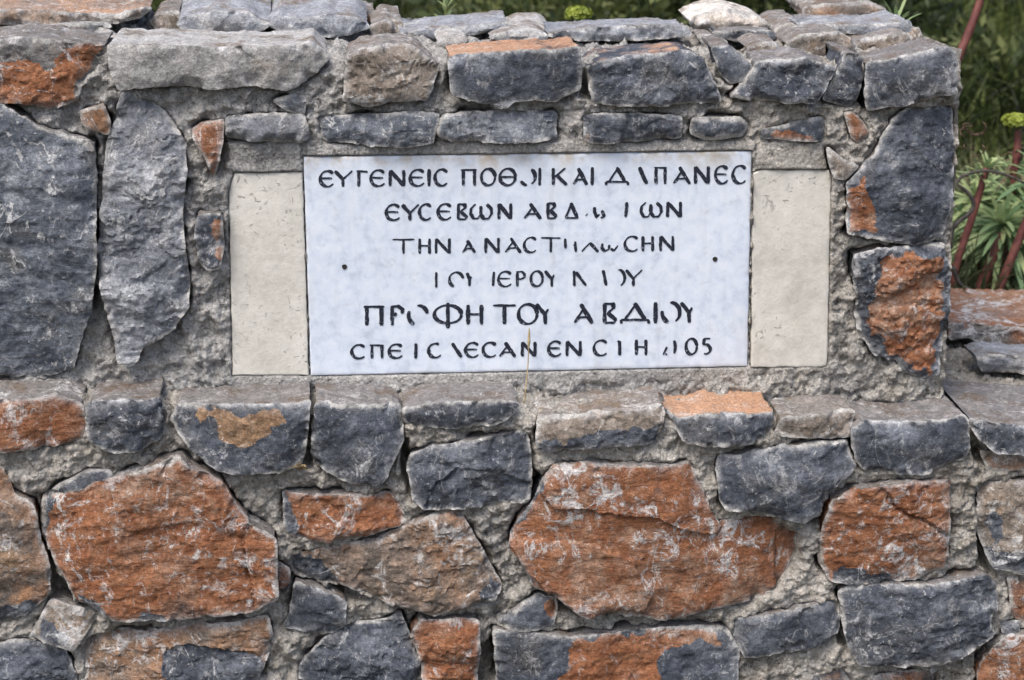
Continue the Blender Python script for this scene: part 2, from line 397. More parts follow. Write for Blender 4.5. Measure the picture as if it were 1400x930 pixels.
st('G', [(596,60),(612,50),(640,52),(640,62),(614,70)], .18, .1, rise=.005)
st('M', [(1022,70),(1040,58),(1066,60),(1070,72),(1044,78)], .20, .09, rise=.005)
st('M', [(1166,58),(1200,52),(1244,46),(1248,58),(1215,70),(1178,68)], .25, .1, rise=.004)
st('M', [(1216,58),(1257,38),(1264,54),(1266,66),(1220,70)], .30, .1, rnd=.006)
# --- thin course over the plaque
st('S', [(433,162),(511,159),(578,154),(601,157),(593,195),(554,201),(511,198),(447,195),(434,178)], UPP, .10, proud=.011, rnd=.006)
st('S', [(602,158),(652,154),(762,156),(762,191),(695,195),(618,193),(598,185)], UPP, .10, proud=.011)
st('D', [(799,158),(860,156),(933,160),(933,189),(860,194),(810,196),(799,190)], UPP, .10, proud=.011, rust=[[(795,175),(806,172),(806,196),(795,196)]])
st('D', [(947,162),(1014,162),(1026,174),(1018,187),(972,192),(944,185)], UPP, .09, proud=.010, rnd=.006)
st('D', [(1045,178),(1075,172),(1107,164),(1130,162),(1132,191),(1115,193),(1041,190)], UPP, .08, proud=.008, rust=[[(1040,180),(1078,174),(1112,186),(1112,194),(1040,192)]])
st('R', [(1157,156),(1169,154),(1188,174),(1190,185),(1176,199),(1167,189),(1161,170)], UPP, .05, proud=.012, rnd=.012, rough=.5, rv=0.9, label='small rounded orange pebble in the mortar')
st('M', [(1132,202),(1153,218),(1175,227),(1157,245),(1142,243),(1133,220)], UPP, .06, proud=.010)
st('D', [(1223,164),(1246,150),(1307,148),(1309,216),(1304,270),(1293,319),(1278,331),(1247,335),(1208,329),(1158,319),(1161,285),(1159,251),(1176,235),(1199,208)], UPP, .2, proud=.014, rough=.8,
   rust=[[(1158,262),(1182,240),(1186,262),(1205,295),(1200,318),(1158,322)]], label='tall dark stone at the right corner')
st('D', [(1170,350),(1208,341),(1259,336),(1293,334),(1303,370),(1299,435),(1288,486),(1286,513),(1266,519),(1239,511),(1230,494),(1197,486),(1177,455),(1173,416),(1170,377)], UPP, .2, proud=.014, rv=-.1,
   rust=[[(1205,356),(1240,342),(1258,350),(1286,352),(1293,380),(1290,440),(1284,500),(1272,518),(1240,505),(1230,488),(1205,488),(1190,440),(1192,400)]], rough=1.5, label='corner stone with a pitted rust crust')
# --- left of the plaque
st('S', [(-150,144),(0,146),(34,162),(50,175),(81,183),(111,191),(129,201),(131,300),(131,353),(124,426),(110,463),(99,507),(66,519),(0,524),(-150,526)], UPP, .16, proud=.03, rough=.75, label='largest dark stone, at the left edge beside the plaque', tilt=(0.02, -.03))
st('L', [(165,128),(188,134),(215,151),(235,171),(250,191),(255,235),(248,290),(252,335),(256,382),(258,420),(234,455),(195,476),(183,499),(161,496),(157,463),(143,419),(135,371),(137,300),(144,201),(156,168)], UPP, .14, proud=.022, rough=1.3, label='tall grey rough stone')
st('T', [(109,152),(141,144),(151,168),(148,185),(114,172)], UPP, .06, proud=.012, rv=.5)
st('R', [(260,180),(275,171),(305,164),(305,188),(299,218),(292,243),(282,218),(269,198)], UPP, .06, proud=.012, rv=0.85, label='orange wedge stone')
st('L', [(309,161),(369,156),(416,158),(425,188),(410,195),(336,193),(310,190)], UPP, .08, proud=.012)
st('D', [(373,138),(406,128),(418,134),(416,157),(393,151)], UPP, .07, proud=.004)
st('D', [(270,295),(303,293),(305,335),(301,368),(285,371),(270,360),(267,324)], UPP, .06, proud=.018, rust=[[(288,296),(306,296),(306,366),(294,366)]])
# --- ledge course
st('R', [(-150,552),(0,551),(73,547),(110,558),(116,583),(110,602),(66,614),(0,618),(-150,620)], LOW, .15, proud=.016, rv=0.75, rise=.006, label='rust stone at the left end of the ledge')
st('D', [(119,553),(164,550),(219,549),(222,583),(216,602),(197,616),(157,619),(124,609),(117,590)], LOW, .14, proud=.016, rise=.006)
st('C', [(240,560),(268,557),(335,558),(412,552),(424,548),(420,590),(411,638),(384,646),(329,649),(303,647),(278,630),(245,602),(233,580)], LOW, .14, proud=.02, rise=.004,
   rust=[[(266,558),(288,562),(282,582),(266,588)],[(300,565),(372,562),(390,575),(350,605),(325,614),(300,596)]], label='dark ledge stone with tan patches')
st('D', [(431,553),(455,554),(548,560),(552,606),(544,624),(524,661),(510,668),(462,656),(434,637),(425,625),(427,589)], LOW, .15, proud=.02, rise=.006)
st('D', [(551,562),(582,554),(634,551),(706,552),(712,556),(694,575),(678,582),(616,586),(575,584),(553,582)], LOW, .16, proud=.012, rise=.008)
st('D', [(561,627),(603,612),(634,606),(720,594),(725,606),(728,658),(725,689),(665,694),(582,699),(567,689),(558,645)], LOW, .13, proud=.014, layers=[([(590,668),(630,640),(690,646),(730,668),(730,700),(580,700)],-.006)])
st('M', [(737,574),(765,572),(830,566),(880,563),(908,557),(904,588),(893,607),(830,611),(770,617),(738,619),(733,600)], LOW, .16, proud=.014, rise=.012, rv=.12, dark=[[(745,606),(800,596),(850,590),(908,578),(900,615),(830,616),(740,624)]])
st('D', [(912,565),(930,577),(976,569),(1015,569),(1061,568),(1061,579),(1048,598),(1030,608),(976,611),(937,606)], LOW, .15, proud=.016, rise=.014, toprust=1., label='dark ledge stone with an orange top')
st('M', [(1069,573),(1100,569),(1162,565),(1171,565),(1164,598),(1100,598),(1061,596)], LOW, .14, proud=.008, rise=.006, rv=-.15)
st('D', [(1168,588),(1181,579),(1247,581),(1326,574),(1328,610),(1324,629),(1293,644),(1270,650),(1189,650),(1173,633),(1168,610)], LOW, .15, proud=.018, rise=.006)
st('D', [(1330,576),(1344,580),(1398,584),(1520,588),(1520,625),(1398,622),(1363,619),(1344,606),(1334,592)], LOW, .19, proud=.014, rise=.012)
st('T', [(1344,620),(1400,626),(1520,630),(1520,648),(1400,643),(1355,645)], LOW, .1, proud=.0, rv=.1)
# --- top of the low wall, right of the pillar
st('R', [(1300,446),(1340,447),(1400,450),(1520,452),(1520,484),(1400,481),(1355,475),(1324,463),(1301,467)], .33, .26, rise=.006, rv=.2, rough=.7, toprust=.9, label='flat rusty slab on the low wall behind the corner')
st('B', [(1340,492),(1363,488),(1400,490),(1520,492),(1520,514),(1400,512),(1348,512)], .20, .09, rise=.0)
# --- lower wall body
st('T', [(-150,640),(0,642),(18,678),(47,692),(53,736),(66,773),(68,813),(37,842),(0,853),(-150,860)], LOW, .12, proud=.012, rv=.2, label='tan stone at the left edge', dark=[[(-20,838),(20,828),(45,815),(50,850),(0,862)]])
st('R', [(57,686),(88,679),(150,660),(205,641),(245,627),(256,637),(300,659),(329,700),(343,718),(378,736),(380,817),(351,833),(292,842),(219,848),(157,851),(121,835),(102,828),(88,798),(69,769),(57,729)], LOW, .13, proud=.024, rv=.6, rough=.8,
   dark=[[(100,815),(124,822),(150,832),(156,856),(120,845)],[(55,685),(75,690),(60,740),(52,730)],[(195,838),(225,836),(235,852),(190,856)]], cracks=[[(331,735),(337,770),(350,833)]], label='big orange stone at lower left', tilt=(.03,.02))
st('D', [(64,684),(70,672),(88,659),(121,645),(150,646),(153,656),(100,672)], LOW, .1, proud=.006)
st('M', [(40,871),(69,824),(132,842),(121,861),(99,890)], LOW, .08, proud=.01, dark=[[(60,850),(90,866),(100,892),(40,892)]])
st('D', [(-150,884),(0,882),(37,879),(88,897),(102,930),(108,1010),(-150,1010)], LOW, .12, proud=.014)
st('T', [(113,886),(121,875),(219,868),(365,846),(373,868),(365,901),(351,930),(340,1010),(118,1010),(115,920)], LOW, .12, proud=.014, rv=.1, label='tan stone with a dark chipped corner',
   dark=[[(226,892),(256,884),(347,893),(368,905),(345,1010),(250,1010),(222,910)]], layers=[([(226,892),(256,884),(347,893),(368,905),(345,1010),(250,1010),(222,910)],-.006)])
st('R', [(380,769),(396,780),(395,798),(383,807)], LOW, .05, rv=.4)
st('R', [(387,678),(461,678),(534,681),(555,707),(549,718),(498,733),(450,743),(418,740),(388,731)], LOW, .11, proud=.014, rv=0.7, label='small orange stone over the brown one', dark=[[(384,676),(402,690),(412,742),(384,735)]])
st('T', [(396,769),(436,758),(513,743),(553,723),(608,703),(629,703),(644,729),(666,769),(688,806),(677,824),(633,838),(589,845),(553,835),(513,820),(469,806),(443,804),(401,789)], LOW, .12, proud=.018, rv=.05, label='brown diamond-shaped stone', dark=[[(390,765),(430,766),(462,800),(440,812),(395,795)],[(670,790),(692,806),(678,828),(655,835)]])
st('D', [(403,798),(432,806),(474,824),(470,857),(454,866),(386,860),(396,839)], LOW, .09, proud=.008, rv=.1)
st('D', [(410,915),(436,882),(472,859),(527,853),(549,842),(560,875),(573,908),(567,930),(555,1010),(420,1010)], LOW, .11, proud=.012, rv=.12)
st('R', [(562,871),(575,851),(626,849),(655,853),(657,893),(653,930),(650,1010),(592,1010),(578,912)], LOW, .11, proud=.014, rv=0.75, label='narrow upright orange stone')
st('D', [(680,847),(700,838),(716,828),(735,816),(757,818),(763,830),(757,856),(730,862),(700,864),(682,858)], LOW, .08, proud=.006, rust=[[(722,820),(768,815),(766,850),(748,850),(736,830)]])
st('R', [(757,641),(806,636),(879,638),(945,638),(963,678),(984,722),(1030,716),(1061,712),(1075,733),(1103,741),(1094,775),(1069,817),(1023,829),(960,836),(912,850),(879,842),(821,839),(806,844),(784,831),(762,817),(733,806),(718,780),(697,751),(708,718),(726,696),(744,663)], LOW, .13, proud=.018, rv=.6, rough=.8,
   layers=[([(740,630),(950,630),(966,678),(990,731),(960,733),(910,712),(885,705),(850,703),(795,695),(760,700),(735,670)],.007),([(697,751),(730,740),(820,745),(866,765),(874,785),(893,812),(878,838),(840,833),(806,848),(762,820),(718,782)],.006),
           ([(1068,735),(1105,735),(1098,780),(1072,820),(1066,800)],-.006)], label='largest orange stone, layered, below the plaque', dark=[[(745,650),(757,641),(735,690),(712,722),(700,735),(712,700)],[(697,752),(716,785),(750,820),(742,822),(700,770)]])
st('D', [(675,866),(788,872),(879,862),(938,859),(996,864),(1011,893),(1007,930),(1000,1010),(690,1010),(680,930)], LOW, .12, proud=.014, rv=-.1,
   rust=[[(788,868),(960,855),(985,880),(920,885),(905,905),(900,1010),(750,1010),(756,930),(775,915)]], label='long two-tone stone, dark left and rust middle')
st('D', [(984,629),(1023,627),(1077,613),(1162,606),(1171,640),(1166,649),(1132,674),(1119,704),(1098,716),(1044,704),(994,697),(985,683),(983,650)], LOW, .13, proud=.018)
st('R', [(1138,687),(1178,670),(1203,666),(1254,660),(1302,662),(1299,733),(1298,775),(1254,796),(1220,802),(1140,800),(1126,775),(1124,741),(1132,716)], LOW, .12, proud=.016, rv=.7,
   cracks=[[(1205,668),(1225,695),(1262,712),(1300,738)]], layers=[([(1203,660),(1225,693),(1262,710),(1302,735),(1310,655)],.005)], label='square deep orange stone', dark=[[(1140,786),(1180,780),(1215,792),(1230,806),(1135,808)]])
st('D', [(1151,817),(1170,808),(1270,802),(1350,790),(1365,800),(1365,829),(1354,855),(1361,867),(1329,892),(1287,909),(1178,913),(1163,888),(1155,850)], LOW, .13, proud=.022, label='big dark block at lower right')
st('D', [(1004,850),(1086,838),(1145,825),(1151,863),(1128,882),(1086,892),(1019,901),(1006,876)], LOW, .11, proud=.012, rv=.08)
st('M', [(1345,668),(1400,663),(1520,660),(1520,792),(1400,788),(1363,779),(1354,766),(1340,725),(1344,690)], LOW, .12, proud=.014, rv=-.2, dark=[[(1340,752),(1380,757),(1520,760),(1520,800),(1345,790)],[(1352,700),(1370,705),(1376,740),(1356,748)]])
st('R', [(1380,793),(1520,800),(1520,860),(1400,852),(1384,842)], LOW, .08, rv=0.6, proud=.004)
st('R', [(1340,918),(1355,892),(1371,875),(1400,868),(1520,872),(1520,1010),(1335,1010)], LOW, .12, proud=.014, rv=0.6)
st('R', [(1195,926),(1240,919),(1283,915),(1287,930),(1285,1010),(1190,1010)], LOW, .1, proud=.006, rv=.3)
st('D', [(1368,852),(1396,850),(1392,866),(1372,868)], LOW, .05)
st('R', [(1112,928),(1150,918),(1165,935),(1160,1010),(1105,1010)], LOW, .06, rv=.2)

# ------------------------------------------------------------------ plaque / panel outlines
YP = UPP+0.004
PLQ = [(415,215),(1028,207),(1022,501),(425,514)]
PANL = [(321,237),(413.5,236),(422,513),(318,513),(313,262),(316,250)]
PANR = [(1030,237),(1040,233),(1134,233),(1136.5,242),(1131.5,490),(1130,500),(1124,502),(1027,502)]

def densify(poly, ds, closed=True):
    out = []
    K = len(poly)
    for k in range(K if closed else K-1):
        a, b = poly[k], poly[(k+1) % K]
        n = max(1, int(round(np.linalg.norm(b-a)/ds)))
        for i in range(n): out.append(a+(b-a)*i/n)
    return np.array(out)

def rough_outline(poly, ds, seed, amp=1.0):
    P = densify(poly, ds)
    for _ in range(2):
        P = P*0.6+0.2*(np.roll(P, 1, 0)+np.roll(P, -1, 0))
    T = np.roll(P, -1, 0)-np.roll(P, 1, 0)
    T /= np.linalg.norm(T, axis=1)[:, None]+1e-9
    area = 0.5*np.sum(P[:, 0]*np.roll(P[:, 1], -1)-np.roll(P[:, 0], -1)*P[:, 1])
    N = np.stack([T[:, 1], -T[:, 0]], 1)*(1 if area > 0 else -1)       # outward
    size = math.sqrt(abs(area))
    q = np.column_stack([P[:, 0], np.zeros(len(P))+seed*3.1, P[:, 1]])
    k = min(1.0, size/0.08)
    d = 0.0020*k*fbm(q, 0.03, 3, seed)+0.0015*k*fbm(q, 0.010, 3, seed+5)
    return P+N*(d*amp+(0.0015 if amp == 1.0 else 0))[:, None], N, area, size

wall = thing('stone_wall', 'mortared rubble wall of dark grey and rust orange stones with a raised pillar-like upper part holding the plaque', 'wall', (0, 0.2, -0.95))
GRID = 0.0030

def build_stone(idx, sp):
    seed = 100+idx*7
    rs = np.random.default_rng(seed)
    yf = sp['y']
    poly = unproj(sp['poly'], yf)
    B, N, area, size = rough_outline(poly, GRID, seed)
    if area < 0: B = B[::-1]; N = N[::-1]
    nb = len(B)
    mn, mx = B.min(0), B.max(0)
    g = GRID
    gx = np.arange(mn[0], mx[0], g); gz = np.arange(mn[1], mx[1], g*0.87)
    X, Z = np.meshgrid(gx, gz); X = X+(np.arange(len(gz)) % 2)[:, None]*g*0.5
    P = np.column_stack([X.ravel(), Z.ravel()])+rs.uniform(-.22, .22, (X.size, 2))*g
    d = sdist(P, B)
    P = P[d > g*0.6]
    V2 = [Vector(p) for p in np.vstack([B, P])]
    r = delaunay_2d_cdt(V2, [], [list(range(nb))], 1, 1e-7)
    vv = np.array([(p[0], p[1]) for p in r[0]]); tris = np.array([f for f in r[2] if len(f) == 3], int)
    bmap = np.full(nb, -1, int)
    for oi, og in enumerate(r[3]):
        for k in og:
            if k < nb: bmap[k] = oi
    bmap = np.where(bmap < 0, 0, bmap)
    d = np.maximum(sdist(vv, B), 0)
    c = vv.mean(0)
    p3 = np.column_stack([vv[:, 0], np.full(len(vv), seed*0.37), vv[:, 1]])
    rg = sp['rough']*rs.uniform(.55, 1.2)
    # cleavage facets
    u = (vv-c)
    h = np.zeros(len(vv))
    for k in range(rs.integers(3, 6)):
        a = rs.uniform(0, 2*math.pi); sl = rs.uniform(.08, .26)
        off = rs.uniform(0.12, 0.42)*size
        h = np.minimum(h, -(u @ np.array([math.cos(a), math.sin(a)])-off)*sl)
    tl = sp['tilt'] or (rs.uniform(-.06, .06), rs.uniform(-.02, .09))
    h += u[:, 0]*tl[0]-u[:, 1]*tl[1]
    # strata steps
    t = fbm(p3*np.array([1, 1, 1.7]), 0.09, 4, seed+3)*4.0
    fl = np.floor(t); fr = t-fl
    h += 0.0026*rg*(fl+smooth(0.40, 0.58, fr))*min(1, size/.09)
    # conchoidal scoops
    wv = worley(p3+0.012*np.column_stack([fbm(p3, .03, 2, seed+8)]*3), 0.045, seed+2)
    h += 0.0022*rg*(wv-0.5)
    h += 0.0024*rg*fbm(p3, 0.034, 5, seed+1, .6)+0.0007*rg*ridged(p3, 0.013, 3, seed+6)+0.0009*rg*fbm(p3, 0.006, 2, seed+9)
    for lp, dh in sp['layers']:
        L = unproj(lp, yf)
        L, _, _, _ = rough_outline(L, 0.004, seed+40, 1.6)
        h += dh*smooth(-.0012, .0012, sdist(vv, L))
    for cr in sp['cracks']:
        Cc = densify(unproj(cr, yf), 0.004, False)
        q = np.column_stack([Cc[:, 0], np.full(len(Cc), seed), Cc[:, 1]])
        Cc = Cc+0.003*np.column_stack([fbm(q, .02, 3, 1), fbm(q, .02, 3, 2)])
        dd = np.sqrt(((vv[:, None]-Cc[None])**2).sum(2).min(1))
        h -= 0.007*np.exp(-(dd/0.0022)**2)
    # arris: chipped edge
    dn = d+0.004*fbm(p3, 0.02, 4, seed+12)
    R = sp['rnd']
    h -= R*np.exp(-np.maximum(dn, 0)/(R*1.1))
    chip = smooth(.12, .4, fbm(p3, 0.05, 3, seed+14))
    h -= chip*0.012*np.exp(-np.maximum(dn, 0)/0.009)
    y = yf-h
    sp['rv'] += 0.18 if (sp['typ'] == 'R' and sp['rv'] > 0) else 0
    rust = np.full(len(vv), float(sp['rv']))
    for rp in sp['rust']:
        L = unproj(rp, yf)
        s_ = smooth(-.006, .006, sdist(vv, L)+.011*fbm(p3, .026, 5, seed+71, .62))
        rust = np.maximum(rust, sp['rv']+s_*(1.42-sp['rv']))
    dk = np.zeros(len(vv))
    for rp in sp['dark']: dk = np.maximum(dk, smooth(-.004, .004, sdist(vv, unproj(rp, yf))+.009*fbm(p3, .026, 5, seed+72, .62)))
    edge = np.exp(-d/0.0042)
    V = np.column_stack([vv[:, 0], y, vv[:, 1]])
    F = [tris[:, ::-1] if False else tris]
    AR = [rust]; AD = [dk]; AM = [np.exp(-d/0.016)]; AE = [edge]; AW = [np.zeros(len(vv))]
    # flanks running back into the wall
    dep = sp['depth']
    ts = [0.0015, 0.004, 0.008]
    while ts[-1] < dep: ts.append(ts[-1]+(0.005 if (sp['rise'] or yf > .15) else 0.009))
    ts = np.array(ts); ts[-1] = dep
    yb = y[bmap]; rb = rust[bmap]
    upf = np.clip((N[:, 1]-0.25)/0.5, 0, 1)
    tap = 0.05+0.10*(0.5+0.5*noise(np.column_stack([B[:, 0], np.full(nb, seed*.7), B[:, 1]])/0.06, seed))
    tap = tap*(1-upf)
    prev = bmap.copy(); base = len(V)
    VV = [V]
    for t in ts:
        s = t/dep
        yy = yb*(1-s)+(yf+dep)*s
        yy = np.minimum(yb+t, np.maximum(yy, yb+t*0.7)) if False else yb+t*(yf+dep-yb)/dep
        q = np.column_stack([B[:, 0], yy, B[:, 1]])
        ramp_ = min(1, t/0.006)
        dn_ = ramp_*(0.0030*fbm(q, 0.035, 4, seed+21)*rg+0.0011*fbm(q, 0.009, 2, seed+22))-tap*t-0.0012*ramp_
        xz = B+N*dn_[:, None]
        xz[:, 1] += upf*sp['rise']*s
        VV.append(np.column_stack([xz[:, 0], yy, xz[:, 1]]))
        cur = base+np.arange(nb); nx = np.roll(np.arange(nb), -1)
        F.append(np.vstack([np.column_stack([prev[nx], prev, cur]), np.column_stack([prev[nx], cur, cur[nx]])]))
        prev = cur; base += nb
        wr = min(1, t/0.005)
        AR.append(rb*(1-upf*wr)+upf*wr*(sp['toprust']*(1.5 if sp['typ'] == 'D' else 1) if sp['toprust'] else np.minimum(rb, .25)))
        AD.append(dk[bmap]*(1-upf)); AM.append(np.full(nb, .6)); AE.append(np.full(nb, math.exp(-t/0.0035))); AW.append(upf*wr)
    # back cap
    VV.append(np.array([[c[0], yf+dep, c[1]]])); AR.append([0]); AD.append([0]); AM.append([0]); AE.append([0]); AW.append([0])
    nx = np.roll(prev, -1)
    F.append(np.column_stack([nx, prev, np.full(nb, base)]))
    V = np.vstack(VV); F = np.vstack(F)
    o = mesh_obj('stone', V, F, MAT[sp['typ']], wall, dict(rust=np.concatenate(AR), rim=np.concatenate(AM), dark=np.concatenate(AD), edge=np.concatenate(AE), weath=np.concatenate(AW)), sharp=42)
    if sp['label']: o['label'] = sp['label']
    return B

OUT = []
for i_, sp_ in enumerate(S):
    OUT.append((build_stone(i_, sp_), sp_['y'], sp_['poly']))

# ------------------------------------------------------------------ mortar bodies
ZL = unproj([(700, 553)], 0.0)[0][1]
ZT = unproj([(700, 66)], UPP)[0][1]
XL = unproj([(-160, 465)], 0.0)[0][0]
XR = unproj([(1530, 465)], 0.0)[0][0]
XP = unproj([(1303, 300)], UPP)[0][0]
SMOOTH_PX = [[(313,194),(412,197),(414,238),(313,238)], [(1036,192),(1132,194),(1134,236),(1036,236)], [(416,196),(1032,192),(1032,212),(416,216)], [(318,511),(425,511),(425,530),(318,530)], [(425,505),(1030,498),(1030,520),(425,530)]]

CREVICES = [[(410,572),(431,556),(429,600),(426,640),(410,640)],[(66,772),(92,802),(104,834),(68,818)],[(655,892),(678,868),(692,935),(654,945)],[(1326,592),(1346,604),(1350,640),(1332,632)],
            [(724,640),(742,655),(738,700),(724,694)],[(793,82),(804,92),(812,140),(792,132)],[(1180,84),(1189,92),(1188,150),(1176,140)],[(547,610),(558,600),(566,690),(548,650)],[(762,816),(784,832),(806,846),(764,834)],
            [(1336,725),(1356,768),(1366,795),(1340,775)],[(446,800),(475,806),(515,822),(475,826)],[(127,300),(138,300),(136,360),(128,360)],[(1143,850),(1153,850),(1162,890),(1146,880)],[(1100,718),(1122,706),(1136,676),(1128,720)]]
def profile_body(name, x0, x1, y0, z0, z1, yback, stones, extra, warm, dx, zfine, zfun, top_rise, smooths=()):
    xs = np.arange(x0, x1+dx, dx)
    # profile: up the front, over the rounded shoulder, back along the top, down the back
    prof = []
    z = z0
    while z < z1-0.012:
        prof.append((y0, z, 0.0)); z += dx if z > zfine else dx*6
    for k in range(5):
        a = k/4*math.pi/2
        prof.append((y0+0.012-0.012*math.cos(a), z1-0.012+0.012*math.sin(a), a))
    y = y0+0.012
    while y < yback:
        y += dx*1.1; prof.append((y, z1+top_rise*(y-y0), math.pi/2))
    nf = len(prof)
    prof.append((yback+0.01, z1-0.03, math.pi)); prof.append((yback+0.01, z0, math.pi))
    prof = np.array(prof)
    nx, npf = len(xs), len(prof)
    Xg = np.repeat(xs[:, None], npf, 1); Yg = np.repeat(prof[None, :, 0], nx, 0); Zg = np.repeat(prof[None, :, 1], nx, 0); Ag = np.repeat(prof[None, :, 2], nx, 0)
    Zg = Zg+(zfun(xs)-z1)[:, None]*np.clip((Zg-(z1-.3))/.25, 0, 1)
    P = np.column_stack([Xg.ravel(), Yg.ravel(), Zg.ravel()]); A = Ag.ravel()
    seed = 900
    amp = np.ones(len(P))
    front = A < 0.8
    for px in smooths:
        L = unproj(px, y0); k = front & (np.abs(P[:, 2]-L[:, 1].mean()) < .2)
        s_ = np.zeros(len(P)); s_[k] = smooth(-.004, .004, sdist(P[k][:, [0, 2]], L)); amp = np.minimum(amp, 1-0.8*s_)
    n = amp*(0.007*fbm(P, 0.075, 3, seed)+0.0085*fbm(P, 0.022, 4, seed+4, .58)+0.0070*(0.5-worley(P+.006*fbm(P,.02,2,3)[:,None], 0.015, seed+5))+0.0026*fbm(P, 0.007, 2, seed+7)+0.0018*(0.5-worley(P, 0.007, seed+6)))
    n += (1-amp)*0.002
    lump = smooth(.1, .5, fbm(P, 0.03, 2, seed+33)); n += amp*lump*0.006
    # crevices along the stones
    dist = np.full(len(P), -1.0)
    for B, ys, _ in stones:
        if abs(ys-y0) > 0.08: continue
        mn, mx = B.min(0)-.03, B.max(0)+.03
        k = front & (P[:, 0] > mn[0]) & (P[:, 0] < mx[0]) & (P[:, 2] > mn[1]) & (P[:, 2] < mx[1])
        if not k.any(): continue
        b = B[::2]
        dist[k] = np.maximum(dist[k], sdist(P[k][:, [0, 2]], b))
    stone_dist = dist.copy()
    for L in extra:
        k = front
        dist[k] = np.maximum(dist[k], np.minimum(sdist(P[k][:, [0, 2]], L), .02)+0.0026)
    out = -stone_dist                                     # positive outside the stones
    crev = smooth(-.10, .35, fbm(P, 0.06, 3, seed+50))
    n -= np.where(front, amp*(0.001+0.023*crev)*np.exp(-np.maximum(out, 0)/(0.002+0.003*crev)), 0)
    n -= np.where(front & (dist > 0), 0.030*smooth(0, .006, dist), 0)
    for px in CREVICES:
        L = unproj(px, y0); k = front & (np.abs(P[:, 2]-L[:, 1].mean()) < .08) & (np.abs(P[:, 0]-L[:, 0].mean()) < .08)
        if k.any(): n[k] -= 0.045*smooth(-.002, .004, sdist(P[k][:, [0, 2]], L))
    NX = np.column_stack([np.zeros(len(P)), -np.cos(A), np.sin(A)])
    V = P+NX*n[:, None]
    # wobble sideways so that lumps overhang a little
    V[:, 0] += 0.0015*fbm(P, 0.012, 2, seed+60)
    iv = np.arange(nx*npf).reshape(nx, npf)
    F = np.column_stack([iv[:-1, :-1].ravel(), iv[1:, :-1].ravel(), iv[1:, 1:].ravel(), iv[:-1, 1:].ravel()])
    # end walls
    Vs = [V]; Fs = [F]; base = len(V)
    for xe, sgn in ((x0, -1), (x1, 1)):
        ys_ = np.arange(y0+0.004, yback+0.008, 0.006); zs_ = np.arange(z0, z1-0.006, 0.006)
        Yq, Zq = np.meshgrid(ys_, zs_, indexing='ij')
        Q = np.column_stack([np.full(Yq.size, xe+sgn*0.002), Yq.ravel(), Zq.ravel()])
        Q[:, 0] += sgn*(0.006*fbm(Q, .06, 4, 77)+0.004*(0.5-worley(Q, .03, 78)))
        iq = base+np.arange(Yq.size).reshape(Yq.shape)
        f = np.column_stack([iq[:-1, :-1].ravel(), iq[1:, :-1].ravel(), iq[1:, 1:].ravel(), iq[:-1, 1:].ravel()])
        Vs.append(Q); Fs.append(f if sgn > 0 else f[:, ::-1]); base += len(Q)
    V = np.vstack(Vs); F = np.vstack(Fs)
    wm = np.clip(warm-0.9*(V[:, 2]-ZL)*0.0, 0, 1)
    return mesh_obj('mortar', V, F, MORTAR, wall, dict(warm=np.clip(warm+0.25*smooth(.1, .45, V[:, 0]), 0, 1)))

DX = 0.0024
plq_xz = [unproj(q, YP) for q in (PLQ, PANL, PANR)]
low_st = [o for o in OUT if o[1] < 0.05]; upp_st = [o for o in OUT if o[1] >= 0.04]
def level(px, y, drop):
    q = unproj(px, y)
    return lambda x: np.interp(x, q[:, 0], q[:, 1])-drop
profile_body('mortar', XL, XR, 0.004, -0.95, ZL, 0.62, low_st, [], 0.62, DX, unproj([(700, 1000)], 0)[0][1],
             level([(-160,546),(300,552),(700,556),(1000,571),(1320,579),(1530,590)], 0.0, 0.013), 0.09)
profile_body('mortar', XL, XP, UPP+0.003, ZL-0.07, ZT, 0.56, upp_st, plq_xz, 0.36, DX, -1,
             level([(-160,60),(300,66),(700,76),(1100,86),(1300,78)], UPP, 0.012), (unproj([(700, 38)], .5)[0][1]-unproj([(700, 76)], UPP)[0][1]+.012)/.42, SMOOTH_PX)

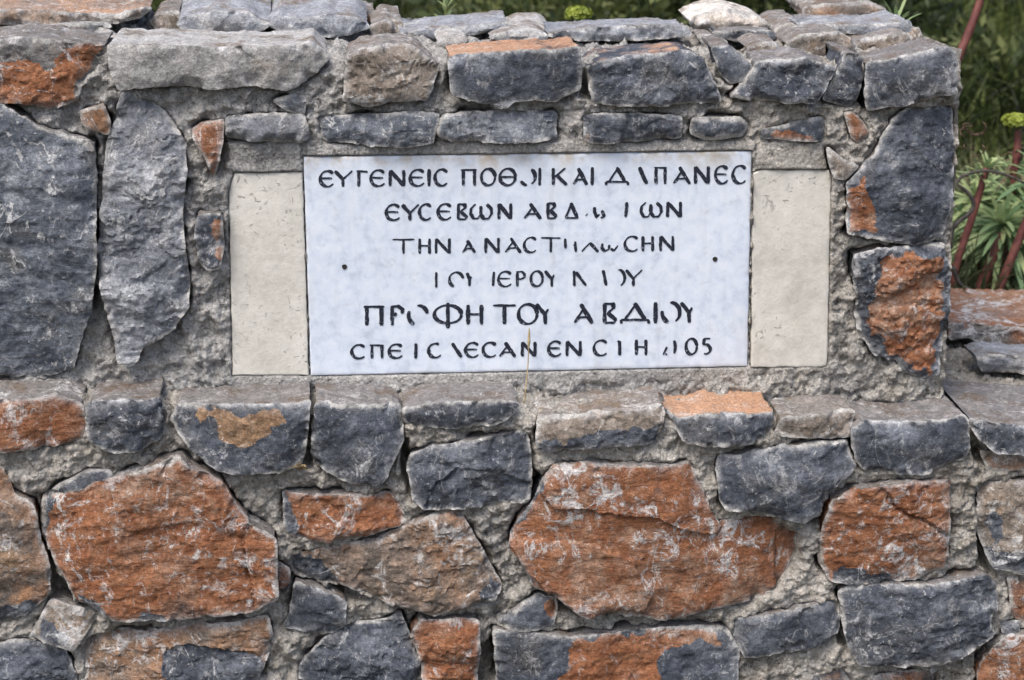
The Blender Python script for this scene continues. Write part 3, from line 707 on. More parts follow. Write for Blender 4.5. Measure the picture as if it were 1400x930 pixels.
# ------------------------------------------------------------------ plaque
def slab(name, px, yface, thick, mat, parent=None, bev=0.0018, jit=0.0006, seed=5, amp=0.0004, grid=0.006, chips=()):
    poly = unproj(px, yface)
    B = densify(poly, grid)
    T = np.roll(B, -1, 0)-np.roll(B, 1, 0); T /= np.linalg.norm(T, axis=1)[:, None]
    area = 0.5*np.sum(B[:, 0]*np.roll(B[:, 1], -1)-np.roll(B[:, 0], -1)*B[:, 1])
    if area < 0: B = B[::-1]; T = -T[::-1]
    N = np.stack([T[:, 1], -T[:, 0]], 1)
    q = np.column_stack([B[:, 0], np.full(len(B), seed), B[:, 1]])
    B = B+N*(jit*fbm(q, .02, 3, seed))[:, None]
    mn, mx = B.min(0), B.max(0)
    X, Z = np.meshgrid(np.arange(mn[0], mx[0], grid), np.arange(mn[1], mx[1], grid))
    P = np.column_stack([X.ravel(), Z.ravel()])+RNG.uniform(-.1, .1, (X.size, 2))*grid
    P = P[sdist(P, B) > grid*.6]
    nb = len(B)
    r = delaunay_2d_cdt([Vector(p) for p in np.vstack([B-N*bev, P])], [], [list(range(nb))], 1, 1e-7)
    vv = np.array([(p[0], p[1]) for p in r[0]]); tris = np.array([f for f in r[2] if len(f) == 3], int)
    bmap = np.zeros(nb, int)
    for oi, og in enumerate(r[3]):
        for k in og:
            if k < nb: bmap[k] = oi
    p3 = np.column_stack([vv[:, 0], np.full(len(vv), seed*1.3), vv[:, 1]])
    y = yface-amp*fbm(p3, .05, 4, seed)
    V = [np.column_stack([vv[:, 0], y, vv[:, 1]])]; F = [tris]; prev = bmap; base = len(vv)
    nx = np.roll(np.arange(nb), -1)
    for dy, ins in ((bev*.4, bev*.3), (bev, 0), (thick, 0)):
        V.append(np.column_stack([B[:, 0]-N[:, 0]*ins, np.full(nb, yface+dy), B[:, 1]-N[:, 1]*ins]))
        cur = base+np.arange(nb)
        F.append(np.vstack([np.column_stack([prev[nx], prev, cur]), np.column_stack([prev[nx], cur, cur[nx]])]))
        prev = cur; base += nb
    V.append(np.array([[B[:, 0].mean(), yface+thick, B[:, 1].mean()]])); F.append(np.column_stack([np.roll(prev, -1), prev, np.full(nb, base)]))
    V = np.vstack(V); F = np.vstack(F)
    top = B[:, 1].max(); d = np.maximum(0, sdist(V[:, [0, 2]], B))
    stain = np.exp(-np.maximum(top-V[:, 2]-0.006, 0)/0.016)*0.9+0.35*np.exp(-d/0.004)
    return mesh_obj(name, V, F, mat, parent, dict(stain=stain), sharp=35)

pc = at(722, 507, YP)
plaque = thing('marble_plaque', 'white marble plaque with six lines of worn dark Greek lettering set into the stone wall', 'plaque', tuple(pc))
slab('marble_slab', PLQ, YP, 0.024, MARBLE, plaque, seed=3)
for k_, (px, lab) in enumerate(((PANL, 'plain cream limestone panel to the left of the white lettered plaque'), (PANR, 'plain cream limestone panel with a chipped lower corner, right of the white lettered plaque'))):
    o = slab('limestone_panel', px, YP+0.001, 0.03, PANEL, None, bev=0.0016, jit=0.0010, seed=20+k_, amp=0.0006, grid=0.005)
    tag(o, lab, 'stone panel', 'cream panels flanking the plaque')

# lettering
def arc(cx, cy, rx, ry, a0, a1, n=14):
    return [(cx+rx*math.cos(math.radians(a0+(a1-a0)*i/n)), cy+ry*math.sin(math.radians(a0+(a1-a0)*i/n))) for i in range(n+1)]
GL = {
 'E': [arc(.54,.5,.52,.5,-42,-322), [(.08,.47),(.86,.47)]],
 'e': [arc(.54,.5,.52,.5,-42,-322), [(.08,.47),(.35,.47)]],
 'C': [arc(.54,.5,.52,.5,-42,-318)],
 'Y': [[(.02,.02),(.48,.56)], [(1,.0),(.46,.56)], [(.47,.5),(.47,1.02)]],
 'y': [[(.02,.0),(.72,.52),(.74,1.02)], [(.98,.25),(.74,.55)]],
 'G': [[(.2,.04),(.2,1)], [(.0,.05),(1,.09)]],
 'N': [[(.09,.02),(.09,1)], [(.09,.03),(.92,.97)], [(.93,0),(.93,1)]],
 'I': [[(.5,.0),(.5,1)]],
 'P': [[(.14,.05),(.14,1)], [(.86,.05),(.86,1)], [(-.02,.05),(1,.05)]],
 'O': [arc(.5,.5,.5,.5,0,360,22)],
 'Q': [arc(.5,.5,.5,.5,0,360,22), [(.1,.5),(.9,.5)]],
 'K': [[(.1,0),(.1,1)], [(.92,.0),(.14,.56)], [(.32,.42),(1,1)]],
 'A': [[(.36,.02),(.98,1)], [(.5,.28),(.02,.96)], [(.02,.96),(.3,.70),(.74,.68)]],
 'D': [[(.48,0),(.86,.84)], [(.52,.08),(.14,.84)], [(.0,.85),(1,.85)], [(.01,.85),(.01,1.04)], [(.99,.85),(.99,1.04)]],
 'd': [[(.44,0),(.92,.97)], [(.47,.08),(.05,.97)], [(.02,.97),(1,.97)]],
 'B': [[(.1,0),(.1,1)], [(.05,.02),(.75,.04),(.78,.25),(.3,.5)], [(.3,.48),(.95,.82),(.8,.98),(.05,.98)]],
 'w': [[(.26,.02),(.06,.3),(.03,.65),(.16,.95),(.36,.95),(.49,.7),(.5,.15)], [(.5,.7),(.63,.95),(.84,.95),(.98,.65),(.95,.3),(.76,.04)]],
 'T': [[(-.02,.05),(1.02,.05)], [(.5,.05),(.5,1)]],
 'H': [[(.1,0),(.1,1)], [(.9,0),(.9,1)], [(.1,.48),(.9,.48)]],
 'F': [arc(.5,.47,.5,.46,0,360,24), [(.5,-.12),(.5,1.18)]],
 'R': [[(.16,.02),(.16,1)], [(.05,.04),(.6,.02),(.92,.2),(.86,.42),(.5,.52),(.2,.5)]],
 'r': [[(.16,.02),(.16,1)], [(.05,.06),(.6,.02),(.95,.2),(.9,.4)], [(.5,.48),(.3,.4)]],
 'L': [[(.42,.1),(1,1)], [(.45,.2),(.0,.98)]],
 '\\': [[(.05,.0),(.95,.98)]],
 '/': [[(.9,.05),(.1,1)]],
 'o1': [arc(.5,.5,.5,.5,-62,60,10), arc(.5,.5,.5,.5,95,150,6)],      # right arc only
 'o2': [arc(.5,.5,.5,.5,115,205,10), arc(.5,.5,.5,.5,-95,-10,9)],    # broken ring
 'o3': [arc(.5,.5,.5,.5,110,350,16)],
 'o4': [arc(.5,.5,.5,.5,-100,75,14)],
 'o5': [arc(.5,.5,.5,.5,105,190,10), arc(.5,.5,.5,.5,-95,60,12)],
 'y2': [[(.0,.05),(.55,.45),(.5,.95)], [(.95,.3),(.6,.5)]],
 'dot': [[(.4,.75),(.6,.8)]],
 'w2': [[(.05,.3),(.02,.6),(.25,.95),(.5,.75)], [(.75,.5),(.95,.9),(.6,.98)]],
 't2': [[(.9,.0),(.45,.95)]],
 't3': [[(.1,.1),(.6,.04)], [(.7,.05),(.7,1)]],
 'h2': [[(.1,.1),(.12,.75)], [(.05,.3),(.4,.35)]],
 'h3': [[(.6,.3),(.7,1)], [(.1,.55),(.5,.5)]],
 'l2': [[(.5,.4),(1,1)], [(.5,.4),(.0,.98)]],
 'w3': [[(.05,.45),(.03,.75),(.2,.97),(.42,.85),(.5,.55)], [(.55,.8),(.75,.95),(1,.6)]],
 'n2': [[(.09,.02),(.09,1)], [(.2,.1),(.92,.97)]],
 'a2': [[(.36,.15),(.98,.95)], [(.45,.3),(.02,.96)], [(.1,.9),(.4,.68),(.74,.7)]],
 'e2': [arc(.54,.5,.52,.5,-60,-322), [(.0,.52),(.2,.5)]],
 '5': [[(.95,.0),(.3,.02),(.22,.42)], arc(.45,.68,.5,.3,-115,110,12)],
 '2': [[(.9,.5),(.05,1)], [(.5,.95),(.9,.97)]],
 '0p': [arc(.3,.5,.6,.5,-55,55,8)],
}
LINES = [
 ((233,256,438),(226,251.5,1012),4.7,'EUGENEIS line',[('E',436,458),('Y',456,483),('G',486,504),('E',505,528),('N',530,555),('E',558.5,582),('I',584,589.5),('C',592.5,614),('P',629,653),('O',656.5,678),('Q',682,706),('o1',709.5,733),('I',735,741),('K',753,776),('A',782,804),('I',807,812.5),('D',827,860),('\\',872,886),('P',893,913),('A',919,945),('N',947.5,971),('E',976,997),('C',1000,1022)]),
 ((279,302,530),(275,297.5,930),4.6,'second',[('E',526,548.5),('Y',548,574),('C',571.5,591.5),('E',597,619),('B',624,640),('w',641,674),('N',679,701),('A',715,741),('B',746.5,762),('d',771,792),('dot',798,806),('w2',811,828),('t2',852,859),('w',874,906),('N',909.5,933)]),
 ((326,348,540),(322,343.5,920),4.0,'third',[('T',536,567),('H',571,590),('N',593,617),('a2',631,651),('N',661,684),('A',689,713.5),('C',715,735),('T',739,767),('h2',771,778),('h3',782,790),('l2',794,819),('w3',821,846),('C',852.5,874),('H',876,895),('N',900,922.5)]),
 ((372,393,600),(368,391,875),4.0,'fourth',[('I',593,600),('o3',613,634.5),('y2',637,646),('t2',671,677),('E',679.5,701),('R',704,719.5),('O',724.5,743),('y',743.5,759),('n2',782,804),('\\',823,830),('o4',838,855),('Y',854,879)]),
 ((417.5,446,500),(412.7,441.5,940),5.6,'fifth',[('P',496,527),('r',531.5,553),('o2',557,586),('F',592,632.5),('H',636,662),('T',673,706),('O',707,736),('y',731,751.5),('A',783,812),('B',823,844.5),('D',847,889),('I',893.5,899),('o5',903.5,931),('y',929,948)]),
 ((471,491,485),(462,485,965),4.4,'sixth',[('C',479,501),('P',504.5,526),('E',530,552),('I',566,571),('e2',584,605),('\\',616,633),('E',634.5,656),('C',658.5,680.5),('A',681,706),('N',711,734),('E',748,769),('N',772,796),('C',810,832),('t3',842,850),('H',867,886),('2',905,914),('0p',916,925),('O',936.5,954),('5',957.5,973)]),
]
LINE_LABEL = ['top line, nearly complete, reaching across the slab', 'second line, gaps after the fourth word', 'third line, thin and worn', 'fourth line, shortest, with missing strokes', 'fifth line in the largest letters', 'bottom line ending in the year 2005']

def ribbon(pts, wpx, seed, V, F, lift):
    p = np.array(pts, float)
    # resample in px
    seg = np.linalg.norm(np.diff(p, axis=0), axis=1); L = np.concatenate([[0], np.cumsum(seg)])
    n = max(4, int(L[-1]/1.3)); t = np.linspace(0, L[-1], n)
    q = np.column_stack([np.interp(t, L, p[:, 0]), np.interp(t, L, p[:, 1])])
    T = np.gradient(q, axis=0); T /= np.linalg.norm(T, axis=1)[:, None]+1e-9
    pen = np.array([.866, -.5])
    wd = np.maximum(0.46, np.abs(T[:, 0]*pen[1]-T[:, 1]*pen[0]))*wpx
    q3 = np.column_stack([q*0.12, np.full(n, seed*1.7)])
    wd = 1.12*wd*(1+0.28*fbm(q3, 1.0, 3, seed))
    cap = np.minimum(np.minimum(t, L[-1]-t)/(wpx*.5), 1); wd = wd*np.sqrt(np.clip(0.35+0.65*cap, 0, 1))
    N = np.column_stack([-T[:, 1], T[:, 0]])
    q = q+N*(0.35*fbm(q3+9, 1.0, 2, seed+3))[:, None]
    a = unproj(q+N*wd[:, None]/2, YP); b = unproj(q-N*wd[:, None]/2, YP)
    base = len(V)
    yl = YP-0.0007-lift
    for i in range(n):
        V.append((a[i, 0], yl, a[i, 1])); V.append((b[i, 0], yl, b[i, 1]))
        V.append((a[i, 0], YP+.001, a[i, 1])); V.append((b[i, 0], YP+.001, b[i, 1]))
    for i in range(n-1):
        k = base+4*i
        F.append((k, k+1, k+5, k+4)); F.append((k, k+4, k+6, k+2)); F.append((k+1, k+3, k+7, k+5))

for li, ((t0, b0, x0), (t1, b1, x1), wpx, _, glyphs) in enumerate(LINES):
    lc = at((x0+x1)/2, (b0+b1)/2, YP)
    line = bpy.data.objects.new('inscription_line', None); COL.objects.link(line); line.empty_display_size = .02
    line.parent = plaque; line.location = Vector(lc)-plaque.location; line['label'] = LINE_LABEL[li]
    for gi, (gname, gx0, gx1) in enumerate(glyphs):
        V, F = [], []
        xm = (gx0+gx1)/2; k = (xm-x0)/(x1-x0)
        top, bot = t0+(t1-t0)*k, b0+(b1-b0)*k
        for si, s_ in enumerate(GL[gname]):
            if gname in ('I',): pts = [(xm, top), (xm-0.3, bot)]
            else:
                ins = wpx*0.30
                pts = [(gx0+ins+(gx1-gx0-2*ins)*u, top+ins*.5+(bot-top-ins)*v) for u, v in s_]
            ribbon(pts, wpx, li*100+gi*5+si, V, F, 0.00004*si)
        o = mesh_obj('letter', V, F, PAINT, None, smoothsh=False)
        o.parent = line; o.location = o.location-Vector(lc)

HOLE_SHADE = plain('painted_hole_shade', (0.012, 0.011, 0.010), (0.03, 0.025, 0.02), 300, 0.9)  # near-black colour paints the shade inside each hole, on a slightly raised disc
for hx, hy in ((471, 365), (977.5, 354.5)):
    c = at(hx, hy, YP); V = []; F = []
    for (r, dy) in ((0.0036, 0.0008), (0.0034, -0.0010), (0.0026, -0.0008)):
        for k in range(16):
            a = k*math.pi/8; V.append((c[0]+r*math.cos(a)*(1+.08*math.sin(3*a)), c[1]+dy, c[2]+r*math.sin(a)))
    for j in (0, 1):
        for k in range(16):
            F.append((j*16+k, j*16+(k+1) % 16, j*16+16+(k+1) % 16, j*16+16+k))
    F.append(tuple(range(32, 48)))
    mesh_obj('bolt_hole', V, F, HOLE_SHADE, plaque, smoothsh=False)

# ------------------------------------------------------------------ ground and hillside
def ground_z(x, y):
    zf = -0.95
    back = -0.18+0.19*np.maximum(y-0.6, 0)+0.012*np.maximum(y-3, 0)**2*0.25
    t = smooth(0.25, 0.55, y)
    p = np.column_stack([np.ravel(x), np.ravel(y), np.zeros(np.size(x))])
    nn = (0.05*fbm(p, 0.9, 4, 301)+0.012*fbm(p, .12, 3, 302)).reshape(np.shape(x))
    return zf*(1-t)+np.minimum(back, 60)*t+nn*np.clip(np.abs(y-.3)*2, .2, 1)
def axis_pts(lo, hi, fine0, fine1, df, grow):
    v = list(np.arange(fine0, fine1, df)); s = df; a = fine1
    while a < hi: v.append(a); s *= grow; a += s
    s = df; a = fine0-df; pre = []
    while a > lo: pre.append(a); s *= grow; a -= s
    return np.array(pre[::-1]+v)
gxs = axis_pts(-120, 120, -2.2, 2.6, 0.05, 1.25); gys = axis_pts(-60, 160, -0.6, 5, 0.05, 1.22)
X, Y = np.meshgrid(gxs, gys, indexing='ij')
Z = ground_z(X, Y)
iv = np.arange(X.size).reshape(X.shape)
F = np.column_stack([iv[:-1, :-1].ravel(), iv[1:, :-1].ravel(), iv[1:, 1:].ravel(), iv[:-1, 1:].ravel()])
def ground_mat():
    b = NB('dry_hillside_soil'); v = b.vec(False)
    n1 = b.noise(v, 1.2, 6, 0.6); n2 = b.noise(v, 14, 8, 0.7)
    col = b.ramp(b.math('ADD', b.math('MULTIPLY', n1, .4), b.math('MULTIPLY', n2, .6)), [(0.35, (0.04, 0.03, 0.02)), (0.5, (0.15, 0.105, 0.07)), (0.65, (0.25, 0.19, 0.13))])
    col = b.mix(b.step(n1, 0.40, 0.56), col, (0.022, 0.027, 0.012))
    return b.done(col, 0.95, b.bump(n2, 0.8, 0.03))
o = mesh_obj('ground', np.column_stack([X.ravel(), Y.ravel(), Z.ravel()]), F, ground_mat()); o['kind'] = 'structure'

def grass_mat(name, a, b_, c):
    b = NB(name)
    col = b.ramp(b.attr('tint'), [(0.0, a), (0.5, b_), (1.0, c)])
    tr = b.n('BsdfTranslucent'); b.l(col, tr.inputs[0])
    mx = b.n('MixShader'); mx.inputs[0].default_value = 0.3
    b.done(col, 0.6)
    out = b.t.nodes['Material Output']
    b.l(b.b.outputs[0], mx.inputs[1]); b.l(tr.outputs[0], mx.inputs[2]); b.l(mx.outputs[0], out.inputs[0])
    return b.m

def blades(n, xr, yr, hr, wr, seed, lean=0.35, bend=0.5, clump=0.3, dens_seed=400, cut=None, fx=None):
    """n curved grass blades, three segments each, as arrays"""
    rs = np.random.default_rng(seed)
    x = rs.uniform(*xr, n); y = rs.uniform(0, 1, n)**1.3*(yr[1]-yr[0])+yr[0]
    x = x*(0.5+y/yr[1]*0.9) if fx is None else x
    p = np.column_stack([x, y, np.zeros(n)])
    keep = fbm(p, 0.5, 3, dens_seed)+rs.uniform(-.5, .5, n) > -clump
    x, y = x[keep], y[keep]; n = len(x)
    z = ground_z(x, y)-0.01
    p = np.column_stack([x, y, np.zeros(n)])
    hh = rs.uniform(*hr, n)*(1+0.7*fbm(p, 0.6, 3, dens_seed+2)); ww = rs.uniform(*wr, n)
    az = rs.uniform(0, 2*math.pi, n); ln = rs.uniform(0, lean, n)
    dx, dy = np.cos(az), np.sin(az)
    fa = rs.uniform(0, 2*math.pi, n); wx, wy = np.cos(fa), np.sin(fa)*0.4
    V = np.zeros((n, 7, 3))
    for j, (t, k) in enumerate(((0, 1), (.35, .9), (.7, .6), (1, 0))):
        cx = x+dx*hh*(ln*t+bend*ln*t*t); cy = y+dy*hh*(ln*t+bend*ln*t*t); cz = z+hh*t*(1-0.25*ln*t)
        if j < 3:
            V[:, 2*j] = np.column_stack([cx-wx*ww*k/2, cy-wy*ww*k/2, cz]); V[:, 2*j+1] = np.column_stack([cx+wx*ww*k/2, cy+wy*ww*k/2, cz])
        else: V[:, 6] = np.column_stack([cx, cy, cz])
    b = np.arange(n)[:, None]*7
    F = np.vstack([b+np.array([[0, 1, 3]]), b+np.array([[0, 3, 2]]), b+np.array([[2, 3, 5]]), b+np.array([[2, 5, 4]]), b+np.array([[4, 5, 6]])])
    tint = np.clip(0.42+0.9*fbm(p, 0.30, 3, dens_seed+5)+rs.uniform(-.3, .3, n), 0, 1)
    return V.reshape(-1, 3), F, np.repeat(tint, 7)

GRASS = grass_mat('hillside_herbage', (0.014, 0.022, 0.008), (0.056, 0.080, 0.022), (0.20, 0.24, 0.07))
V, F, T = blades(190000, (-2.6, 3.0), (1.5, 8.5), (0.07, 0.21), (0.006, 0.015), 21, lean=1.1, bend=.7, clump=.25)
o = mesh_obj('hillside_grass', V, F, GRASS, attrs=dict(tint=T), smoothsh=True); o['kind'] = 'stuff'

def shrub_leaves(clumps, seed):
    rs = np.random.default_rng(seed); Vs, Fs, Ts = [], [], []; base = 0
    for (cx, cy, r_, n, hue) in clumps:
        d = rs.normal(size=(n, 3)); d /= np.linalg.norm(d, axis=1)[:, None]
        rad = r_*(0.55+0.45*rs.uniform(0, 1, n)**.5)*(1+.45*fbm(d*1.0+cx, .6, 2, int(seed+cx*10) % 97))
        c = np.array([cx, cy, float(ground_z(np.array([cx]), np.array([cy]))[0])+r_*.35])
        p = c+d*rad[:, None]*np.array([1, 1, .8])
        a = rs.normal(size=(n, 3))+d*.8+np.array([0, 0, .5]); a /= np.linalg.norm(a, axis=1)[:, None]
        b_ = np.cross(a, rs.normal(size=(n, 3))); b_ /= np.linalg.norm(b_, axis=1)[:, None]
        L = rs.uniform(.018, .045, n)[:, None]; W = L*.22
        V = np.stack([p-b_*W*.3, p+a*L*.5-b_*W, p+a*L, p+a*L*.5+b_*W], 1).reshape(-1, 3)
        Vs.append(V); Fs.append(base+np.arange(n*4).reshape(n, 4)); base += n*4
        Ts.append(np.repeat(np.clip(hue+.28*d[:, 2]*0+rs.uniform(-.3, .3, n), 0, 1), 4))
    return np.vstack(Vs), np.vstack(Fs), np.concatenate(Ts)
rsc = np.random.default_rng(77)
cl = []
for k in range(150):
    y = 1.7+6.5*rsc.uniform()**1.2; x = rsc.uniform(-2.6, 3.4)*(.55+y/7)
    r_ = rsc.uniform(.10, .26)*(.8+y*.08); cl.append((x, y, r_, int(900*(r_/.18)**2), rsc.uniform(.2, .75)))
V, F, T = shrub_leaves(cl, 5)
o = mesh_obj('hillside_shrubs', V, F, grass_mat('shrub_leaf', (0.012, 0.020, 0.007), (0.052, 0.075, 0.022), (0.18, 0.20, 0.065)), attrs=dict(tint=T), smoothsh=False); o['kind'] = 'stuff'

UNDER = grass_mat('wallside_herbage', (0.03, 0.045, 0.02), (0.10, 0.13, 0.06), (0.30, 0.26, 0.13))
rsu = np.random.default_rng(3)
V, F, T = blades(5200, (0.5, 1.5), (0.70, 1.35), (0.05, 0.17), (0.003, 0.007), 22, lean=1.2, bend=.8, clump=.35, fx=1)
o = mesh_obj('wallside_undergrowth', V, F, UNDER, attrs=dict(tint=T)); o['kind'] = 'stuff'

# ------------------------------------------------------------------ plants
STEMR = plain('red_spurge_stem', (0.105, 0.028, 0.026), (0.21, 0.075, 0.060), 40, 0.55)
STEMG = plain('green_stem', (0.13, 0.15, 0.05), (0.22, 0.22, 0.09), 60, 0.6)
DRY = plain('dry_brown_twig', (0.07, 0.045, 0.030), (0.17, 0.11, 0.07), 80, 0.8)
TWIG = plain('dark_twig', (0.030, 0.026, 0.024), (0.09, 0.08, 0.07), 80, 0.8)
STRAW = plain('straw_stalk', (0.33, 0.25, 0.13), (0.48, 0.38, 0.22), 120, 0.7)
LEAF = grass_mat('spurge_leaf', (0.09, 0.165, 0.085), (0.21, 0.33, 0.16), (0.42, 0.50, 0.24))
FLOW = grass_mat('spurge_flower', (0.16, 0.20, 0.025), (0.30, 0.36, 0.05), (0.46, 0.50, 0.10))

def tube(pts, radii, seg=8):
    """round tapering tube along a polyline (smoothed)"""
    p = np.array(pts, float); n0 = len(p); t0 = np.arange(n0); t = np.linspace(0, n0-1, (n0-1)*5+1)
    def cr(v):
        out = []
        for u in t:
            i = min(int(u), n0-2); f = u-i
            a, b, c, d = v[max(i-1, 0)], v[i], v[i+1], v[min(i+2, n0-1)]
            out.append(0.5*((2*b)+(-a+c)*f+(2*a-5*b+4*c-d)*f*f+(-a+3*b-3*c+d)*f**3))
        return np.array(out)
    q = cr(p); r = np.interp(t, t0, radii)
    T = np.gradient(q, axis=0); T /= np.linalg.norm(T, axis=1)[:, None]+1e-9
    ref = np.array([0.31, 0.9, 0.2])
    A = np.cross(T, ref); A /= np.linalg.norm(A, axis=1)[:, None]; Bn = np.cross(T, A)
    V = []; F = []
    for i in range(len(q)):
        for k in range(seg):
            a = 2*math.pi*k/seg; V.append(q[i]+r[i]*(A[i]*math.cos(a)+Bn[i]*math.sin(a)))
    for i in range(len(q)-1):
        for k in range(seg):
            F.append((i*seg+k, i*seg+(k+1) % seg, (i+1)*seg+(k+1) % seg, (i+1)*seg+k))
    F.append(tuple(range(seg))[::-1]); F.append(tuple((len(q)-1)*seg+k for k in range(seg)))
    return V, F

def leaf_whorl(c, n, length, width, seed, up=0.5, droop=0.5, axis_len=0.03, axis=(0, 0, 1), tint0=.45):
    rs = np.random.default_rng(seed); V = []; F = []; T = []
    ax = np.array(axis, float); ax /= np.linalg.norm(ax)
    a1 = np.cross(ax, (0.2, 0.9, .1)); a1 /= np.linalg.norm(a1); a2 = np.cross(ax, a1)
    for i in range(n):
        f = i/max(1, n-1); az = i*2.39996+rs.uniform(-.2, .2)
        el = up+(1-up)*f*1.1+rs.uniform(-.2, .2); el = min(el, 1.05)
        out = a1*math.cos(az)+a2*math.sin(az)
        d = out*math.cos(el)+ax*math.sin(el)
        el += rs.normal()*.22
        L = length*1.3*rs.uniform(.45, 1.2)*(1-.35*f); w_ = width*1.2*rs.uniform(.8, 1.2)
        side = np.cross(d, ax); side /= np.linalg.norm(side)+1e-9
        nrm = np.cross(side, d)
        p0 = np.array(c)+ax*axis_len*(f-1)
        base = len(V); tt = np.clip(tint0+rs.uniform(-.35, .35)+.25*f, 0, 1)
        for (t, k) in ((0, .35), (.3, .9), (.6, 1), (.85, .7), (1, .05)):
            q = p0+d*L*t-np.array([0, 0, 1])*droop*L*t*t*.5*math.cos(el)
            V += [q-side*w_*k/2+nrm*w_*.18*k, q, q+side*w_*k/2+nrm*w_*.18*k]; T += [tt-.1, tt, tt]
        for j in range(4):
            k = base+3*j
            F += [(k, k+1, k+4, k+3), (k+1, k+2, k+5, k+4)]
    return V, F, np.clip(T, 0, 1)

def flower_head(c, rad, seed, n=110, flat=.6):
    """dense dome of small cupped bracts"""
    rs = np.random.default_rng(seed); V = []; F = []; T = []
    for i in range(n):
        u = rs.uniform(-.25, 1); a = rs.uniform(0, 2*math.pi); s = math.sqrt(max(0, 1-u*u))
        d = np.array([s*math.cos(a), s*math.sin(a), u]); p = np.array(c)+d*rad*np.array([1, 1, flat])*rs.uniform(.7, 1.05)
        sz = rad*rs.uniform(.14, .26)
        t1 = np.cross(d, rs.normal(size=3)); t1 /= np.linalg.norm(t1); t2 = np.cross(d, t1)
        b = len(V); tt = rs.uniform(.1, 1)*(.55+.45*max(u, 0))
        V.append(p); T.append(tt*.6)
        for k in range(5):
            ang = k*2*math.pi/5; V.append(p+(t1*math.cos(ang)+t2*math.sin(ang))*sz+d*sz*.35); T.append(tt)
        F += [(b, b+1+k, b+1+(k+1) % 5) for k in range(5)]
    return V, F, T

YS = 0.76
def P3(px, py, y=YS): return at(px, py, y)
base = P3(1335, 430)
sp = thing('spurge_plant', 'tall red-stemmed spurge with whorls of narrow green leaves behind the low end of the wall', 'plant', tuple(base))
def stem(par, pts, radii, mat=STEMR, y=YS, ys=None, name='stem', lab=None):
    q = [P3(a, b, (ys[i] if ys else y)) for i, (a, b) in enumerate(pts)]
    if mat is STEMR: radii = [x*1.35 for x in radii]
    V, F = tube(q, radii); o = mesh_obj(name, V, F, mat, par)
    if lab: o['label'] = lab
stem(sp, [(1296,432),(1308,362),(1330,295),(1349,230)], [.0055,.005,.0048,.0042], y=.72)
stem(sp, [(1322,440),(1338,400),(1358,350),(1370,318)], [.0085,.008,.0065,.005], y=.75)
stem(sp, [(1340,440),(1352,395),(1366,350),(1374,318)], [.0115,.011,.009,.005], y=.78)
stem(sp, [(1345,440),(1370,385),(1390,335),(1412,280),(1430,230)], [.006,.006,.0055,.005,.004], y=.70)
stem(sp, [(1310,440),(1322,400),(1334,370),(1345,345)], [.007,.006,.005,.004], y=.82)
stem(sp, [(1400,330),(1384,262),(1390,215),(1392,178)], [.005,.005,.0055,.004], y=.84)
for (px, py, y, n, L, wd, sd, up, td) in ((1350,226,.72,34,.040,.0065,1,.15,.75),(1372,305,.765,80,.095,.008,2,-.3,.6),(1386,262,.84,56,.075,.007,3,-.2,.5),(1430,232,.70,50,.09,.0075,4,0,.55),
        (1345,330,.84,56,.085,.0075,5,-.2,.5),(1412,290,.80,80,.10,.0075,6,-.3,.65),(1318,352,.84,40,.06,.006,7,0,.45),(1372,352,.86,60,.09,.0075,8,-.3,.6),(1310,300,.88,40,.06,.006,9,0,.4),(1334,262,.86,40,.06,.006,12,-.1,.7),(1390,350,.80,60,.08,.007,13,-.2,.7),(1362,385,.84,44,.07,.0065,14,-.1,.6),(1392,232,.88,40,.06,.006,15,-.1,.6),(1352,284,.86,50,.07,.0065,10,-.2,.45),(1322,395,.84,34,.05,.006,11,0,.5)):
    V, F, T = leaf_whorl(P3(px, py, y), n, L, wd, sd, up=up, tint0=td, axis=(.35*math.sin(sd*2.1), -.3+.3*math.cos(sd*1.3), 1), droop=.5+.25*(sd % 3))
    mesh_obj('leaf_whorl', V, F, LEAF, sp, dict(tint=T), smoothsh=False)
V, F, T = flower_head(P3(1391, 166, .84), .027, 9, 120, .5)
mesh_obj('flower_head', V, F, FLOW, sp, dict(tint=T), smoothsh=False)
# dead leaf bases under the flower
V, F, T = leaf_whorl(P3(1388, 214, .84), 22, .045, .004, 31, up=-.6, droop=1.2, tint0=.4)
mesh_obj('withered_leaf', V, F, DRY, sp, smoothsh=False)

tw = thing('dead_twig', 'dark bare twig curling up beside the right corner of the wall', 'twig', tuple(P3(1297, 345, .60)))
stem(tw, [(1299,340),(1303,312),(1325,292),(1331,278),(1322,262),(1308,252)], [.0042,.004,.0038,.0034,.003,.0025], TWIG, .62, name='branch')
stem(tw, [(1303,365),(1312,388),(1328,400),(1333,424)], [.004,.0036,.003,.0028], TWIG, .64, name='branch')
stem(tw, [(1307,252),(1318,240),(1345,234),(1372,238),(1400,250)], [.003,.0028,.0028,.0026,.0022], TWIG, .66, name='branch')
td = thing('dry_tendrils', 'thin brown curled dry tendrils beside the tall dark corner stone', 'dry plant', tuple(P3(1312, 215, .66)))
rs = np.random.default_rng(5)
for k in range(7):
    cx, cy = rs.uniform(1312, 1338), rs.uniform(172, 212); r0 = rs.uniform(6, 16); a0 = rs.uniform(0, 6.28); da = rs.uniform(2.5, 4.2)*rs.choice([-1, 1])
    pts = [(cx+r0*(1+.25*i/6)*math.cos(a0+da*i/6), cy+r0*.8*math.sin(a0+da*i/6)) for i in range(7)]
    stem(td, pts, [.0011]*7, DRY, .66, ys=[.66+.012*math.sin(i+k) for i in range(7)], name='tendril')

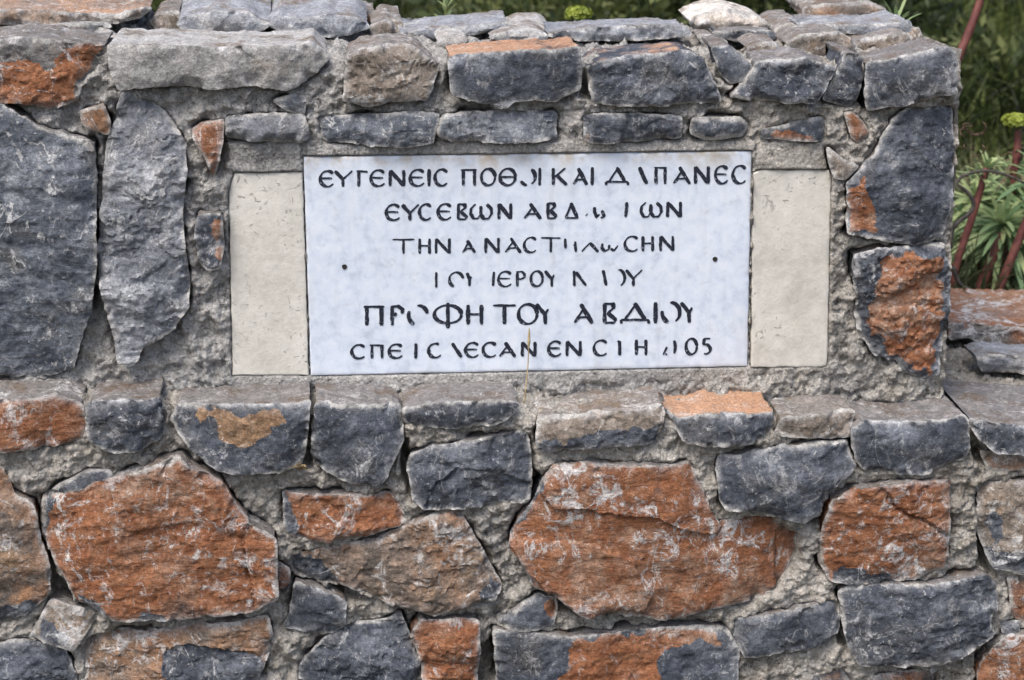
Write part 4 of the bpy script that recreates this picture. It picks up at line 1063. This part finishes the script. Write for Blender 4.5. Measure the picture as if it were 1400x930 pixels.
t2 = thing('spurge_stalk', 'single bare reddish stalk rising past the top right corner of the wall', 'plant', tuple(P3(1296, 150, .9)))
stem(t2, [(1285,190),(1300,110),(1314,70),(1328,36),(1342,-6),(1352,-50)], [.006,.006,.0058,.0055,.005,.004], STEMR, .95)

def small_plant(px, py, y, rad, label, seed, leaves=10, lab_cat='plant'):
    b = P3(px, py+120, y)
    r = thing('spurge_sprig', label, lab_cat, tuple(b), 'flowering sprigs behind the wall top')
    stem(r, [(px-4,py+130),(px-2,py+60),(px,py+8)], [.003,.003,.0025], STEMG, y)
    V, F, T = leaf_whorl(P3(px, py+30, y), leaves+14, .04, .006, seed, up=0, tint0=.5); mesh_obj('leaf_whorl', V, F, LEAF, r, dict(tint=T), smoothsh=False)
    V, F, T = flower_head(P3(px, py, y), rad, seed, 150, .6); mesh_obj('flower_head', V, F, FLOW, r, dict(tint=T), smoothsh=False)
small_plant(791, 20, .70, .022, 'yellow-green flower tuft behind the broad grey cap slab', 41)
small_plant(958, 17, .70, .020, 'yellow-green flower tuft beside the white cap stone', 42)
small_plant(388, 2, .70, .030, 'yellow-green flower tuft beside the humped cap slab', 43)
def leafy(px, py, y, n, L, wd, label, seed, name='leafy_shoot', up=.3, tint=.6):
    r = thing(name, label, 'plant', tuple(P3(px, py+110, y)))
    stem(r, [(px+3,py+120),(px+1,py+50),(px,py)], [.0028,.0025,.002], STEMG, y)
    V, F, T = leaf_whorl(P3(px, py, y), n, L, wd, seed, up=up, axis_len=.05, tint0=tint); mesh_obj('leaf_whorl', V, F, LEAF, r, dict(tint=T), smoothsh=False)
leafy(1226, 30, .66, 34, .062, .005, 'tuft of narrow upright leaves behind the highest slab', 51, up=.2, tint=.7)
leafy(609, 6, .80, 16, .035, .005, 'thin grey-green shoot behind the flat slab with a thin dark front', 52, up=.7, tint=.8)

# dry stalk in front of the plaque, rooted in the ledge joint
ds = thing('dry_grass_stalk', 'thin straw grass stalk standing in front of the lower edge of the plaque', 'grass stalk', tuple(at(718, 548, .05)))
stem(ds, [(716,552),(720,520),(722,495),(723,470),(723,452)], [.0009,.0009,.0008,.0008,.0005], STRAW, ys=[.05,.055,.06,.06,.06])
V, F = tube([P3(722.5,478,.0585), P3(723,468,.0585), P3(723.5,457,.0585), P3(723.5,448,.0585)], [.0006,.0022,.0016,.0003], 6); mesh_obj('seed_head', V, F, STRAW, ds)
V, F = [], []
rs = np.random.default_rng(8)
for k in range(22):
    x0, y0 = 412+rs.uniform(-5, 5), 641+rs.uniform(-2, 3); a = rs.uniform(-2.9, -.2); L = rs.uniform(8, 20)
    q = [P3(x0, y0, -.005), P3(x0+L*.5*math.cos(a), y0+L*.4*math.sin(a), -.02), P3(x0+L*math.cos(a), y0+L*.6*math.sin(a)+3, -.028)]
    v, f = tube(q, [.0006, .0006, .0003], 4); F += [tuple(i+len(V) for i in ff) for ff in f]; V += list(v)
o = mesh_obj('dry_grass_tuft', V, F, STRAW); tag(o, 'tiny tuft of dry straw in the joint below the ledge stones', 'grass tuft')
